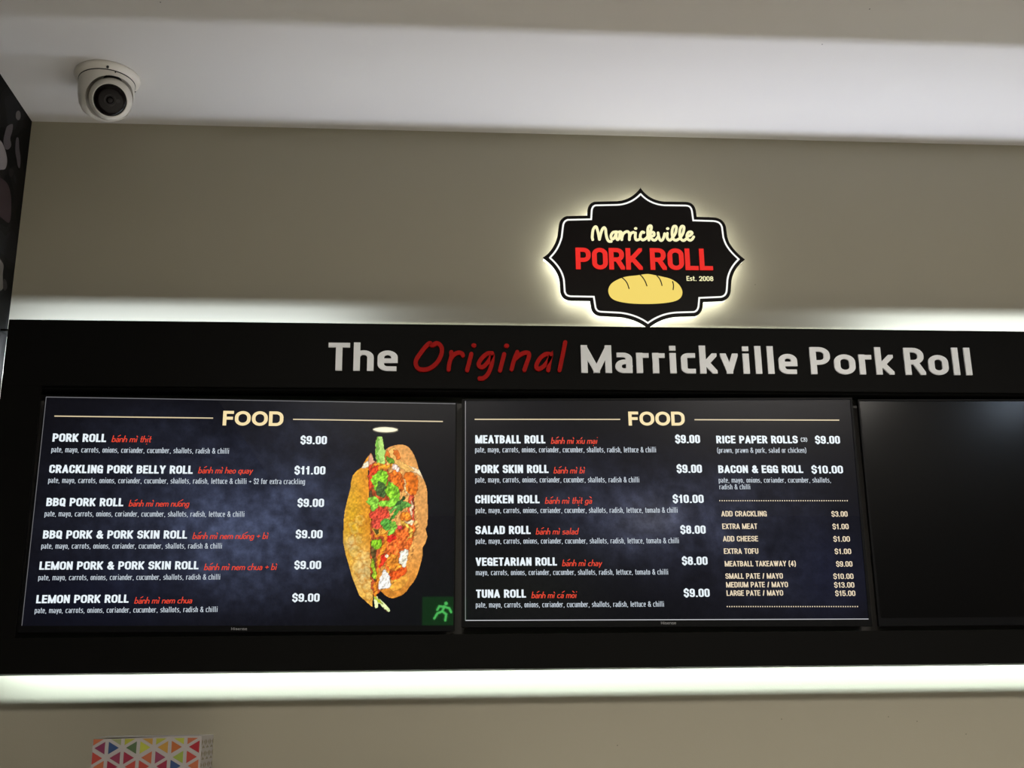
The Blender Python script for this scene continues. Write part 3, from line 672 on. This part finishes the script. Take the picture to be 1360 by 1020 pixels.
def paint(px, py):
    h, wd = px.shape; N = lambda c, s: smooth_noise(h, wd, c, s)
    n1, n2, n3 = N(14, 21)*.5+N(29, 31)*.5, N(45, 22)*.5+N(80, 32)*.5, N(110, 23)
    wx = px+3.2*(N(38, 41)-.5)+2.4*(N(90, 42)-.5); wy = py+3.2*(N(38, 43)-.5)+2.4*(N(90, 44)-.5)
    im = np.zeros((h, wd, 3))+np.array([70, 40, 25.])
    def put(poly, c, na=.25, mix=n2, edge=0):
        m = inpoly(wx, wy, poly); c = np.array(c, float)*1.06
        v = c[None]*(1-na/2+na*mix[m][:, None])
        im[m] = v
        bd = m & ~(np.roll(m, 1, 0) & np.roll(m, -1, 0) & np.roll(m, 1, 1) & np.roll(m, -1, 1)); im[bd] *= .74
        return m
    put(ONION, (222, 236, 170), .2); put(Bp((450, 790), (500, 830), (540, 880), (520, 880), (445, 820)), (190, 205, 50))
    # left half
    m = inpoly(px, py, LB); base = np.array([226, 166, 62.])[None]*(.82+.36*n2[m][:, None])
    t = np.clip((px[m]-458)/36, 0, 1)[:, None]; base = base*(1-.0*t)+np.array([0, -22, -22.])*t*(py[m] < 740)[:, None]
    k = gblob(px, py, 470, 695, 13, 55)[m][:, None]; base = base*(1-k*.7)+np.array([214, 170, 36.])*k*.7*(.85+.3*n3[m][:, None])
    k = (gblob(px, py, 482, 757, 13, 30)+gblob(px, py, 466, 722, 8, 10))[m][:, None].clip(0, 1); base = base*(1-k*.85)+np.array([228, 198, 132.])*k*.85*(.75+.5*n2[m][:, None])
    im[m] = base
    for c, rr in (((467, 717), 5), ((476, 716), 5), ((472, 733), 8), ((484, 737), 7), ((474, 752), 8), ((484, 762), 9), ((489, 778), 8), ((481, 770), 6), ((470, 700), 8), ((478, 690), 7), ((490, 790), 6)):
        d = np.hypot((px-c[0])/1.0, (py-c[1])/1.15)+3.6*(n2-.5)*2
        ring = np.exp(-((d-rr)/1.0)**2)*inpoly(px, py, LB); im[:] = im*(1-ring[..., None]*.42)+np.array([184, 112, 36])*ring[..., None]*.42
        hi = np.exp(-((d-rr*.55)/2.0)**2)*inpoly(px, py, LB); im[:] = im*(1-hi[..., None]*.3)+np.array([246, 220, 150])*hi[..., None]*.3
    put(A((345, 420), (400, 370), (420, 440), (350, 435)), (238, 228, 200), .1); put(A((405, 370), (445, 268), (485, 385), (440, 420)), (214, 158, 128), .2)
    # filling base
    put(FILL, (176, 82, 44), .6); put(A((415, 430), (500, 385), (540, 420), (480, 560), (440, 700), (425, 690)), (205, 70, 38), .5)
    # right half
    m = inpoly(px, py, RB); base = np.array([226, 160, 88.])[None]*(.86+.28*n2[m][:, None])
    k = np.clip((py[m]-715)/70, 0, 1)[:, None]; base = base*(1-k)+np.array([222, 142, 52.])*k*(.8+.4*n2[m][:, None])
    im[m] = base
    put(A((760, 370), (870, 420), (985, 450), (1045, 570), (960, 500), (830, 460)), (236, 206, 164), .2)
    put(A((720, 380), (640, 300), (650, 230), (740, 230), (760, 330), (900, 440), (930, 480), (830, 470)), (232, 178, 96), .4)
    put(A((700, 250), (760, 240), (770, 330), (730, 340)), (206, 108, 40), .4)
    put(CUKE, (172, 214, 112), .15); put(A((505, 120), (530, 100), (530, 370), (505, 360)), (120, 180, 70), .2)
    put(A((605, 260), (630, 235), (660, 330), (620, 340)), (206, 110, 40), .3)
    put(A((630, 310), (700, 340), (705, 390), (640, 380)), (96, 140, 40), .4)
    put(A((460, 420), (520, 370), (620, 400), (680, 390), (690, 410), (560, 470), (520, 440)), (222, 140, 40), .4)
    put(A((440, 440), (520, 400), (530, 440), (470, 500)), (214, 66, 34), .5)
    put(A((680, 400), (760, 410), (780, 470), (690, 470)), (234, 204, 188), .2)
    put(A((650, 520), (760, 470), (830, 560), (830, 690), (760, 680)), (222, 108, 34), .7)
    put(A((830, 480), (930, 500), (980, 620), (950, 730), (850, 720)), (226, 116, 34), .7)
    put(A((815, 560), (850, 600), (850, 700), (900, 745), (880, 760), (835, 700)), (240, 190, 130), .2)
    # red meat strip at the right side and lower filling
    put(A((860, 770), (930, 760), (940, 1020), (880, 1020)), (198, 80, 52), .7); put(A((790, 940), (870, 930), (900, 1020), (780, 1020)), (226, 124, 40), .6)
    put(A((890, 800), (925, 830), (915, 1000), (890, 950)), (240, 200, 160), .3)
    put(Bp((560, 240), (660, 130), (820, 0), (870, 120), (820, 300), (730, 540), (580, 520)), (222, 104, 44), .8)
    put(Bp((720, 0), (770, 30), (860, 140), (780, 230), (820, 150), (740, 60)), (236, 180, 72), .4)
    put(Bp((780, 20), (850, 10), (840, 60), (790, 50)), (244, 214, 170), .3)
    put(Bp((575, 190), (640, 150), (670, 190), (620, 240), (580, 230)), (212, 46, 36), .3)
    put(Bp((670, 80), (720, 60), (730, 100), (690, 120)), (222, 70, 76), .3)
    put(Bp((495, 380), (560, 350), (575, 430), (520, 500), (490, 480)), (218, 54, 34), .3)
    put(Bp((580, 380), (680, 370), (730, 500), (700, 560), (600, 520)), (230, 138, 46), .8)
    put(Bp((590, 570), (760, 480), (780, 560), (680, 640), (610, 620)), (216, 84, 32), .6)
    put(Bp((700, 350), (795, 310), (800, 420), (740, 500)), (238, 232, 208), .25)
    put(Bp((540, 530), (590, 560), (620, 680), (560, 720), (490, 720)), (236, 230, 220), .2)
    put(Bp((620, 670), (760, 590), (800, 640), (700, 730), (620, 740)), (232, 160, 62), .6)
    d = np.hypot(px-513.5, py-738.5); im[d < 2.3] = (246, 222, 180)
    # dark gap, tomato, herbs
    put(A((430, 700), (470, 680), (470, 780), (430, 770)), (92, 74, 46), .5)
    put(A((440, 930), (530, 870), (640, 930), (620, 1020), (450, 1020)), (206, 72, 52), .5)
    put(Bp((425, 0), (540, 0), (520, 90), (430, 90)), (208, 76, 58), .4)
    put(Bp((425, 200), (480, 300), (470, 420), (460, 620), (430, 620), (420, 400)), (106, 84, 46), .6)
    put(Bp((410, 410), (450, 440), (470, 600), (440, 610), (425, 520)), (164, 196, 50), .6)
    put(Bp((430, 210), (510, 210), (520, 270), (470, 310), (430, 270)), (126, 178, 40), .4)
    put(Bp((590, 100), (575, 250), (500, 480), (480, 770), (440, 770), (470, 560), (500, 330), (550, 180), (440, 180), (450, 150), (520, 150)), (228, 134, 40), .3)
    put(Bp((440, 90), (520, 90), (590, 110), (540, 160), (450, 150)), (222, 150, 56), .3); put(Bp((450, 100), (490, 95), (500, 140), (465, 150)), (96, 84, 40), .4)
    G1, G2 = (126, 190, 48), (84, 148, 40)
    put(A((450, 580), (480, 500), (560, 470), (630, 490), (640, 570), (610, 640), (560, 690), (500, 680)), G1, .7)
    put(A((530, 590), (600, 620), (640, 700), (600, 770), (540, 770), (510, 700)), (70, 96, 50), .6)
    put(A((620, 640), (700, 610), (760, 690), (770, 770), (700, 800), (640, 740)), G1, .6)
    put(A((395, 820), (490, 750), (530, 830), (500, 900), (470, 930), (430, 880)), (134, 196, 66), .6)
    put(A((530, 820), (620, 790), (760, 780), (740, 850), (650, 880), (560, 870)), (130, 196, 60), .6)
    put(A((700, 870), (800, 780), (840, 760), (820, 830)), (52, 84, 44), .4)
    put(A((650, 920), (720, 860), (860, 820), (885, 860), (760, 900), (660, 950)), (94, 152, 66), .6)
    put(A((660, 1000), (760, 900), (800, 900), (700, 1010)), (74, 140, 56), .5)
    put(A((640, 600), (665, 590), (690, 640), (650, 640)), G2, .4)
    put(Bp((510, 40), (560, -10), (620, 0), (620, 70), (560, 105)), (88, 158, 62), .4)
    put(Bp((600, 110), (640, 20), (680, 40), (670, 120), (600, 170)), (124, 188, 66), .6)
    # crumb sparkle and a little crust shading toward the rims (as in the printed picture)
    hf = N(55, 51)+.8*N(95, 52)+.6*N(150, 53); gy, gx = np.gradient(hf); emb = np.clip((gx*1.6+gy)*2.2, -1, 1)
    fill = inpoly(px, py, FILL); im *= (1+emb*np.where(fill, .30, .06))[..., None]
    im *= (.94+.14*n3)[..., None]
    return im
ALL = lambda px, py: inpoly(px, py, LB) | inpoly(px, py, RB) | inpoly(px, py, FILL) | inpoly(px, py, CUKE) | inpoly(px, py, ONION) | inpoly(px, py, A((405, 370), (445, 268), (485, 385), (440, 420)))
sub(grid_mesh('sandwich_photo', [(452, 576), (572, 576), (572, 816), (452, 816)], 190, 380, paint, M_photo, None, YT, ALL), s1)

# ------------------------------------------------------------------ illuminated logo sign
S_, OX, OY = 4.387, 700, 230
def corner(*p): return list(p)
ol = []
def bez(p0, p1, p2, n=10):
    for j in range(n):
        t = j/n; ol.append(((1-t)**2*p0[0]+2*t*(1-t)*p1[0]+t*t*p2[0], (1-t)**2*p0[1]+2*t*(1-t)*p1[1]+t*t*p2[1]))
T0 = (661, 85)
bez(T0, (715, 165), (815, 166), 12); bez((925, 167), (980, 170), (986, 232), 8); ol.append((989, 254))
bez((1085, 257), (1155, 262), (1162, 330), 8); ol.append((1167, 372))
bez((1170, 380), (1183, 435), (1270, 503), 12); bez((1270, 503), (1196, 560), (1190, 640), 12); ol.append((1188, 680))
bez((1187, 690), (1180, 742), (1122, 747), 8); ol.append((1026, 750)); bez((1024, 775), (1018, 830), (965, 835), 8)
bez((880, 836), (780, 840), (705, 905), 12); bez((705, 905), (635, 845), (525, 836), 12)
bez((430, 832), (380, 828), (371, 775), 8); ol.append((367, 744)); bez((255, 742), (198, 738), (192, 680), 8)
bez((190, 630), (180, 555), (92, 492), 12); bez((92, 492), (160, 450), (181, 352), 12)
bez((184, 310), (190, 252), (245, 248), 8); ol.append((350, 247)); bez((352, 215), (358, 168), (405, 164), 8)
bez((520, 163), (605, 160), T0, 12)
def logo_pt(x, y, Y=Y_LOGO):
    p = at(OX+x/S_, OY+y/S_, Y=Y); return (p[0], p[2])
outline = [logo_pt(x, y) for x, y in ol]
c0 = logo_pt(680, 500)
ls = thing('logo_sign', 'illuminated black shop sign with a red title and a yellow loaf above the menu board', 'sign', (c0[0], Y_LOGO, min(p[1] for p in outline)))
M_body = mat('glowing_white_acrylic', (.8, .8, .8), .5, emit=(.95, 1.0, .90), es=1.25)
M_halo = mat('glowing_rear_panel', (.8, .8, .8), .5, emit=(.97, 1.0, .90), es=6)
M_face = mat('black_sign_face', (.008, .006, .0055), .35, spec=.12)
P('face_panel', prism(outline, Y_LOGO, Y_LOGO+.003), M_face, ls)
sh = lambda k: [(c0[0]+(x-c0[0])*k, c0[1]+(z-c0[1])*k) for x, z in outline]
P('light_body', prism(sh(.992), Y_LOGO+.003, Y_LOGO+.024), M_body, ls)
P('rear_panel', prism(sh(.97), Y_LOGO+.024, Y_LOGO+.027), M_halo, ls)
for sx, sz in ((-.17, .05), (.17, .05), (-.14, -.08), (.14, -.08)):
    P('standoff_stud', lathe([(.006, 0), (.006, -Y_LOGO-.027)], (c0[0]+sx, Y_LOGO+.027, c0[1]+sz), (0, 1, 0), 12), M_backp, ls)
# white line that follows the outline
pp = np.array(outline)*1.0; n = len(pp); off = []
cen = pp.mean(0); area2 = sum(pp[i-1][0]*pp[i][1]-pp[i][0]*pp[i-1][1] for i in range(n)); sg = 1 if area2 > 0 else -1
def inset(dist):
    res = []
    for i in range(n):
        a = pp[i]-pp[i-1]; b = pp[(i+1) % n]-pp[i]
        la, lb = np.hypot(*a), np.hypot(*b)
        a = a/la; b = b/lb; na = sg*np.array([-a[1], a[0]]); nb = sg*np.array([-b[1], b[0]]); m = na+nb; m = m/np.hypot(*m)
        res.append(pp[i]+m*dist/max(.5, m@na))
    return res
px_m = .00213
mid = inset(6.1*px_m)
def dist_to_outline(q):
    best = 9
    for i in range(n):
        a, b = pp[i-1], pp[i]; d = b-a; t = max(0, min(1, (q-a)@d/(d@d))); best = min(best, np.hypot(*(q-a-t*d)))
    return best
mid = [q for q in mid if dist_to_outline(q) > 6.1*px_m*.97]
st_, _ = ribbon(mid, 2.5*px_m, True)
P('outline_strip', build([('x', [st_], [])], lambda x, z, d: (x, Y_LOGO-.001, z)), emis('sign_white', (246, 246, 240), 1.1), ls)
M_sred = emis('sign_red', (238, 30, 22), .95, rough=.5); M_scream = emis('sign_cream', (250, 244, 190), 1.0, rough=.5); M_loaf = emis('sign_yellow', (242, 214, 104), 1.0, rough=.5)
YL = Y_LOGO-.001
LG = {'P': .60, 'O': .62, 'R': .62, 'K': .66, 'L': .50, ' ': .27}
for word, x0, y0, x1, y1, in (('PORK', 285, 560, 674, 563), ('ROLL', 720, 563, 1083, 566)):
    M, wd = line_map(OX+x0/S_, OY+y0/S_, OX+x1/S_, OY+y1/S_, 28.3, YL)
    for g in lay(word, .205, .18, .055, target=wd, widths=LG):
        V, Fc = build([g], M, .003); P('letter', (V, Fc), M_sred, ls)
M, wd = line_map(OX+930/S_, OY+627/S_, OX+1086/S_, OY+629/S_, 6.4, YL)
P('date_lettering', build(lay('Est. 2008', .19, .16, .07, target=wd), M), M_scream, ls)
def clean(s): return s
MARR = [[(128, 470), (118, 400), (135, 250), (175, 175), (215, 170), (240, 240), (265, 340), (288, 465)],
 [(288, 465), (320, 330), (355, 230), (400, 185), (435, 230), (445, 330), (470, 440), (510, 505), (570, 512)],
 [(680, 285), (610, 300), (565, 370), (575, 440), (620, 450), (665, 380), (690, 310), (690, 420), (720, 470), (760, 430), (775, 330)],
 [(745, 290), (790, 285), (820, 330), (820, 470)], [(820, 430), (850, 340), (905, 290), (960, 280), (1000, 330), (1000, 470)], [(1005, 400), (1040, 320), (1100, 295)],
 [(1145, 310), (1140, 420), (1165, 475), (1215, 470), (1262, 440)], [(1150, 205)],
 [(1345, 300), (1300, 290), (1265, 360), (1265, 430), (1310, 480), (1370, 470), (1420, 420)]]
def m2(s): return [[(x+1252.6, y) for x, y in q] for q in s]   # second crop begins 70 photo pixels further right
MARR[-1] = [(1345, 300), (1300, 290), (1262, 360), (1262, 430), (1310, 475), (1350, 470), (1400, 440)]
MARR += m2([[(150, 440), (220, 330), (265, 220), (265, 150), (225, 145), (190, 200), (185, 330), (212, 480)],
 [(215, 400), (270, 300), (330, 310), (330, 370), (250, 400), (300, 470), (360, 480), (410, 430), (430, 400)],
 [(430, 310), (445, 400), (480, 480), (530, 480), (570, 400), (585, 330)], [(650, 320), (645, 420), (685, 480), (730, 475), (770, 430)], [(658, 208)],
 [(770, 430), (840, 320), (865, 200), (850, 155), (800, 160), (768, 240), (765, 360), (800, 460), (860, 485), (930, 450)],
 [(950, 430), (1020, 320), (1045, 200), (1030, 155), (985, 160), (950, 240), (945, 360), (980, 460), (1040, 490), (1100, 450)],
 [(1120, 400), (1190, 370), (1238, 320), (1210, 285), (1150, 300), (1115, 370), (1130, 450), (1190, 485), (1240, 460), (1275, 405)]])
P('script_lettering', ink(MARR, 66, 17.895, 780, 292, YL, 0), M_scream, ls)
LOAF = spline([(473, 690), (490, 645), (540, 615), (585, 602), (640, 596), (700, 588), (750, 596), (790, 604), (840, 618), (885, 650), (905, 695), (885, 735), (820, 755), (700, 763), (580, 757), (500, 735)], 5, True)
V = [(logo_pt(x, y)[0], YL, logo_pt(x, y)[1]) for x, y in LOAF]
lf = P('loaf_emblem', (V, [tuple(range(len(V)))]), M_loaf, ls)
CUTS = [[(553, 608), (572, 625), (585, 645), (594, 672)], [(655, 588), (672, 605), (688, 630), (698, 656)], [(757, 598), (770, 612), (780, 632), (786, 654)], [(848, 632), (852, 645), (853, 660), (851, 678)]]
for c in CUTS:
    V, Fc = ink([c], 6.5, S_, OX, OY, YL-.0006, 0); o = obj('loaf_cut', (V, Fc), mat('dark_cut_line', (.02, .015, .01), .6)); o.parent = lf; o.matrix_parent_inverse = Matrix.Identity(4)
    o.matrix_parent_inverse = (Matrix.Translation(-Vector(ls.location)) @ Matrix.Translation(Vector(ls.location)))

# ------------------------------------------------------------------ turret security camera on the ceiling
cb = at(143, 102, Z=ZC); CX, CY = cb[0], cb[1]
sc_ = thing('security_camera', 'white turret security camera on the ceiling above the left end of the board', 'security camera', (CX, CY, ZC))
P('mounting_plate', lathe([(.089, 0), (.090, -.004), (.088, -.010), (.080, -.018), (.076, -.020)], (CX, CY, ZC), n=64), M_camw, sc_, True)
prof = [(.074, -.020), (.0765, -.022), (.076, -.045), (.074, -.070), (.070, -.090), (.062, -.106), (.046, -.118), (.02, -.124)]
hs = P('housing', lathe(prof, (CX, CY, ZC), n=72), M_camw, sc_, True)
P('seam_ring', lathe([(.0775, -.0192), (.0775, -.0215)], (CX, CY, ZC), n=64), M_dark, sc_)
bc = at(147, 131.5, Y=CY-.022); bc = Vector(bc)
aim = (Vector(CAM)-bc).normalized(); aim = (aim+Vector((-.04, 0, -.10))).normalized()
# opening for the ball
cut = bmesh.new(); bmesh.ops.create_uvsphere(cut, u_segments=48, v_segments=24, radius=.0665, matrix=Matrix.Translation(bc))
cutter = obj('cutter', cut); q = Vector((0, 0, 1)).rotation_difference(aim)
cut2 = obj('cutter2', lathe([(.0645, .0), (.0760, .15)], bc, aim, 48))
for cc in (cutter, cut2):
    md = hs.modifiers.new('b', 'BOOLEAN'); md.operation = 'DIFFERENCE'; md.object = cc; md.solver = 'EXACT'
dg = bpy.context.evaluated_depsgraph_get(); nm = bpy.data.meshes.new_from_object(hs.evaluated_get(dg)); hs.modifiers.clear(); hs.data = nm
for p_ in nm.polygons: p_.use_smooth = True
nm.materials.clear(); nm.materials.append(M_camw)
bpy.data.objects.remove(cutter); bpy.data.objects.remove(cut2)
try: nm.set_sharp_from_angle(angle=math.radians(35))
except Exception: pass
pr = [(.0585*math.sin(a), -.0585*math.cos(a)) for a in np.linspace(.05, PI*.70, 22)] + [(.0455, .0370), (.0440, .0352)]
P('camera_ball', lathe(pr, bc, aim, 64, caps=True), M_camw, sc_, True)
P('lens_window', lathe([(.0442, .0345), (.0442, .0360), (.030, .0375), (.012, .0385), (.001, .0388)], bc, aim, 48), M_glassb, sc_, True)
M_lens = mat('lens_grey', (.02, .017, .017), .25, spec=.25)
e1 = aim.orthogonal().normalized()
P('lens_ring', lathe([(.0135, .0385), (.0150, .0392), (.0165, .0385)], bc, aim, 32, caps=False), M_lens, sc_, True)
P('lens', lathe([(.0100, .0388), (.006, .0396), (.001, .0399)], bc, aim, 24), M_glassb, sc_, True)
side = aim.cross(Vector((0, 0, 1))).normalized()
P('infrared_window', lathe([(.0060, .0375), (.0055, .0384)], bc-side*.022, aim, 20), M_lens, sc_)
for px_, py_, r_ in ((143, 88.5, .0036), (152.5, 97, .0018), (176, 121, .0018)):
    c = at(px_, py_, Z=ZC-(.016 if r_ > .003 else .024)); d_ = (Vector(c)-Vector((CX, CY, c[2]))).normalized()
    P('screw_hole', lathe([(r_, -.002), (r_, .004)], Vector((CX, CY, c[2]))+d_*(.0830 if r_ > .003 else .0765), d_ if r_ < .003 else (d_+Vector((0, 0, -1.2))).normalized(), 12), M_dark, sc_)

# ------------------------------------------------------------------ patterned carton, its shelf
bx0, bx1 = at(123.2, 982, Y=-.30), at(268, 977, Y=-.30); zt = (bx0[2]+bx1[2])/2
xr = bx1[0]; back = at(283, 973.5, X=xr)
zb = zt-.26; yb_ = max(-.30+.02, min(back[1], -.01))
yb_ = -.30 + .16
M_card = mat('white_printed_card', lin((158, 152, 149)), .6)
ct = thing('carton', 'white carton printed with multicoloured triangles, below the left end of the menu board', 'box', ((bx0[0]+xr)/2, -.22, zb))
def shear_box(x0, x1, y0, y1, z0, zl, zr):
    bm = bmesh.new(); v = [bm.verts.new(c) for c in ((x0, y0, z0), (x1, y0, z0), (x1, y1, z0), (x0, y1, z0), (x0, y0, zl), (x1, y0, zr), (x1, y1, zr), (x0, y1, zl))]
    for f in ((0, 1, 5, 4), (1, 2, 6, 5), (2, 3, 7, 6), (3, 0, 4, 7), (3, 2, 1, 0), (4, 5, 6, 7)): bm.faces.new([v[i] for i in f])
    bmesh.ops.bevel(bm, geom=bm.edges[:], offset=.0012, segments=2, affect='EDGES'); return bm
YF = -.30
P('carton_body', shear_box(bx0[0], xr, YF, yb_, zb, bx0[2], bx1[2]), M_card, ct)
P('lid_flap', B(bx0[0]+.004, YF+.020, zt+.0010, xr-.003, yb_-.003, zt+.0022), M_card, ct)
PAL = {'o': (176, 96, 60), 'm': (120, 38, 76), 'r': (172, 62, 52), 'g': (140, 146, 100), 'b': (42, 68, 112), 'p': (130, 46, 74), 'c': (140, 30, 58), 'y': (160, 160, 52), 'd': (76, 98, 62),
       'u': (176, 134, 56), 'l': (170, 174, 62), 'n': (170, 94, 42), 'k': (136, 56, 84), 's': (158, 22, 38), 'v': (140, 156, 62)}
keys = sorted(PAL); PM = [mat('triangle_ink_'+k, tuple(min(.9, v*.85) for v in lin(PAL[k])), .55) for k in keys]
COLS = ['omroc', 'gbpcr', 'ydcrp', 'uloru', 'yukcm', 'lnvby', 'osroc']
cw = (xr-bx0[0])/6.93; hh = cw*1.17; V, Fc, Mi = [], [], []
import itertools
def tri(a, b, c, k):
    g = np.array([a, b, c]); cc = g.mean(0); g = cc+(g-cc)*.66
    g[:, 0] = np.clip(g[:, 0], bx0[0]+.002, xr-.002); g[:, 1] = np.minimum(g[:, 1], zt-.0022)
    i = len(V); V.extend((p[0], YF-.0006, p[1]) for p in g); Fc.append((i, i+1, i+2)); Mi.append(keys.index(k))
ztop = zt-.0
for ci in range(7):
    xa, xb = bx0[0]+(ci-.07)*cw, bx0[0]+(ci+.93)*cw
    la = ztop-.5*hh*(.05) if ci % 2 else ztop-.5*hh*1.12           # node heights on the left and right line
    lb = ztop-.5*hh*1.12 if ci % 2 else ztop-.5*hh*(.05)
    seq = itertools.cycle(COLS[ci])
    hi, lo = max(la, lb), min(la, lb); left_first = lb > la
    z = hi+hh/2*0; k = 0
    for row in range(-1, 6):
        # triangles with their upright side on one line, tip at the node of the other
        for upright_left in ((True, False) if not left_first else (False, True)):
            if upright_left:
                t = la-hh*row; a, b, c = (xa, t), (xa, t-hh), (xb, t-hh/2)
            else:
                t = lb-hh*row; a, b, c = (xb, t), (xb, t-hh), (xa, t-hh/2)
            if (a[1]+b[1])/2 > ztop+.001 or b[1] < zb: continue
            tri(a, b, c, next(seq))
o = P('triangle_print', (V, Fc), PM, ct)
for i_, p_ in enumerate(o.data.polygons): p_.material_index = Mi[i_]
# outlined pattern on the right side face: brown panes between white bars
M_sidek = mat('side_print', lin((122, 112, 86)), .6); V, Fc = [], []
ny = 3; dy = (yb_-YF)/ny
for iy in range(ny):
    y0 = YF+dy*iy; y1 = y0+dy
    for row in range(0, 6):
        z1 = zt-.006-row*hh*.62; z0 = z1-hh*.62+.006
        for tr in (((y0+.004, z1), (y0+.004, z0+.006), (y0+dy*.42, (z0+z1)/2+.004)), ((y1-.004, z1), (y1-.004, z0+.006), (y1-dy*.42, (z0+z1)/2+.004)), ((y0+dy*.15, z0), (y1-dy*.15, z0), ((y0+y1)/2, (z0+z1)/2-.004))):
            i = len(V); V.extend((xr+.0006, a, b) for a, b in tr); Fc.append((i, i+1, i+2))
P('side_print', (V, Fc), M_sidek, ct)
sf = thing('wall_shelf', 'white wall shelf under the triangle-patterned carton, below the picture edge', 'shelf', (-.62, -.17, zb-.03))
P('shelf_board', B(XL+.002, -.34, zb-.0302, .2, -.001, zb-.0005, bev=.002), M_camw, sf)
for xx in (-1.0, 0.0): P('bracket', B(xx-.012, -.28, zb-.15, xx+.012, -.001, zb-.0303), M_backp, sf)

# ------------------------------------------------------------------ room lights behind the viewer (seen as reflections in the screens), added fill panels
def mirrored(px_, py_, Z):
    """where the ceiling point stands whose reflection in the screens falls on this photo pixel"""
    d = _f + (px_-680)/F_PX*_r + (510-py_)/F_PX*_u; t = (YS-CAM[1])/d[1]; p = CAM+t*d; d2 = d*np.array([1, -1, 1]); t2 = (Z-p[2])/d2[2]; return p+t2*d2
M_ring = mat('white_light_trim', (.8, .8, .78), .4); M_lamp = mat('glowing_diffuser', (.8, .8, .8), .5, emit=(1, .93, .66), es=70); M_lampc = mat('glowing_cool_diffuser', (.8, .8, .8), .5, emit=(.66, .8, 1), es=260)
for k, (px_, py_) in enumerate(((512, 569), (1345, 527), (785, 500))):
    p = mirrored(px_, py_, ZC); x, y = float(p[0]), float(p[1])
    nm_ = ('leftmost', 'rightmost', 'middle')[k]
    dl = thing('downlight', f'round white ceiling downlight, {nm_} of the three behind the viewer', 'light', (x, y, ZC), 'ceiling downlights')
    P('trim_ring', lathe([(.082, 0), (.098, 0), (.098, -.006), (.082, -.012), (.080, -.004)], (x, y, ZC), n=40, caps=False), M_ring, dl, True)
    P('diffuser', lathe([(.081, -.001), (.079, -.005)], (x, y, ZC), n=32), M_lampc if k == 1 else M_lamp, dl)
    L = bpy.data.lights.new('downlight_lamp', 'SPOT'); L.energy = 210; L.color = WARM; L.spot_size = math.radians(120); L.spot_blend = .8; L.shadow_soft_size = .06
    lo = bpy.data.objects.new('downlight_lamp', L); COL.objects.link(lo); lo.location = (x, y, ZC-.03)
for x in (-.1, 1.9):  # fittings for the added fill panels, out of view
    pl = thing('fill_panel_fitting', 'long white ceiling panel added as fill light, ' + ('left' if x < 0 else 'right') + ' of the two above the viewer', 'light', (x, -3.08, ZC), 'added ceiling fill panels')
    P('frame', B(x-.6, -3.24, ZC-.022, x+.6, -2.92, ZC), M_ring, pl); P('diffuser', B(x-.58, -3.225, ZC-.026, x+.58, -2.935, ZC-.0221), M_led, pl)
# green exit sign on the rear wall, caught at the lower right of the left screen
def mirror_wall(px_, py_, Yw):
    d = _f + (px_-680)/F_PX*_r + (510-py_)/F_PX*_u; t = (YS-CAM[1])/d[1]; p = CAM+t*d; d2 = d*np.array([1, -1, 1]); t2 = (Yw-p[1])/d2[1]; return p+t2*d2
ex = mirror_wall(590, 812, YB+.03)
es_ = thing('exit_sign', 'green lit exit sign on the far wall behind the viewer', 'sign', (float(ex[0]), YB, float(ex[2])))
M_green = mat('lit_green', (.02, .1, .02), .5, emit=(.015, .75, .04), es=1.7); M_gw = mat('lit_pale_green', (.3, .8, .4), .5, emit=(.15, 1.0, .2), es=28)
P('light_box', B(ex[0]-.20, YB+.001, ex[2]-.13, ex[0]+.20, YB+.05, ex[2]+.13, bev=.004), M_green, es_)
_st = []; _pl = []
for q_ in ([(0, 60), (-20, 10)], [(-20, 10), (-70, -10), (-100, -60)], [(-20, 10), (20, -20), (10, -80)], [(0, 55), (50, 40), (70, 0)], [(0, 55), (-50, 60), (-70, 25)]):
    a_, b2 = ribbon(q_, 22, False, 'round'); _st.append(a_); _pl += b2
_pl.append([(18+18*math.cos(a), 88+18*math.sin(a)) for a in np.linspace(0, 2*PI, 17)[:-1]])
P('running_figure', build([('x', _st, _pl)], lambda x, y, d: (ex[0]+x*.0009, YB+.0503+d, ex[2]-.01+y*.0009), .002), M_gw, es_)
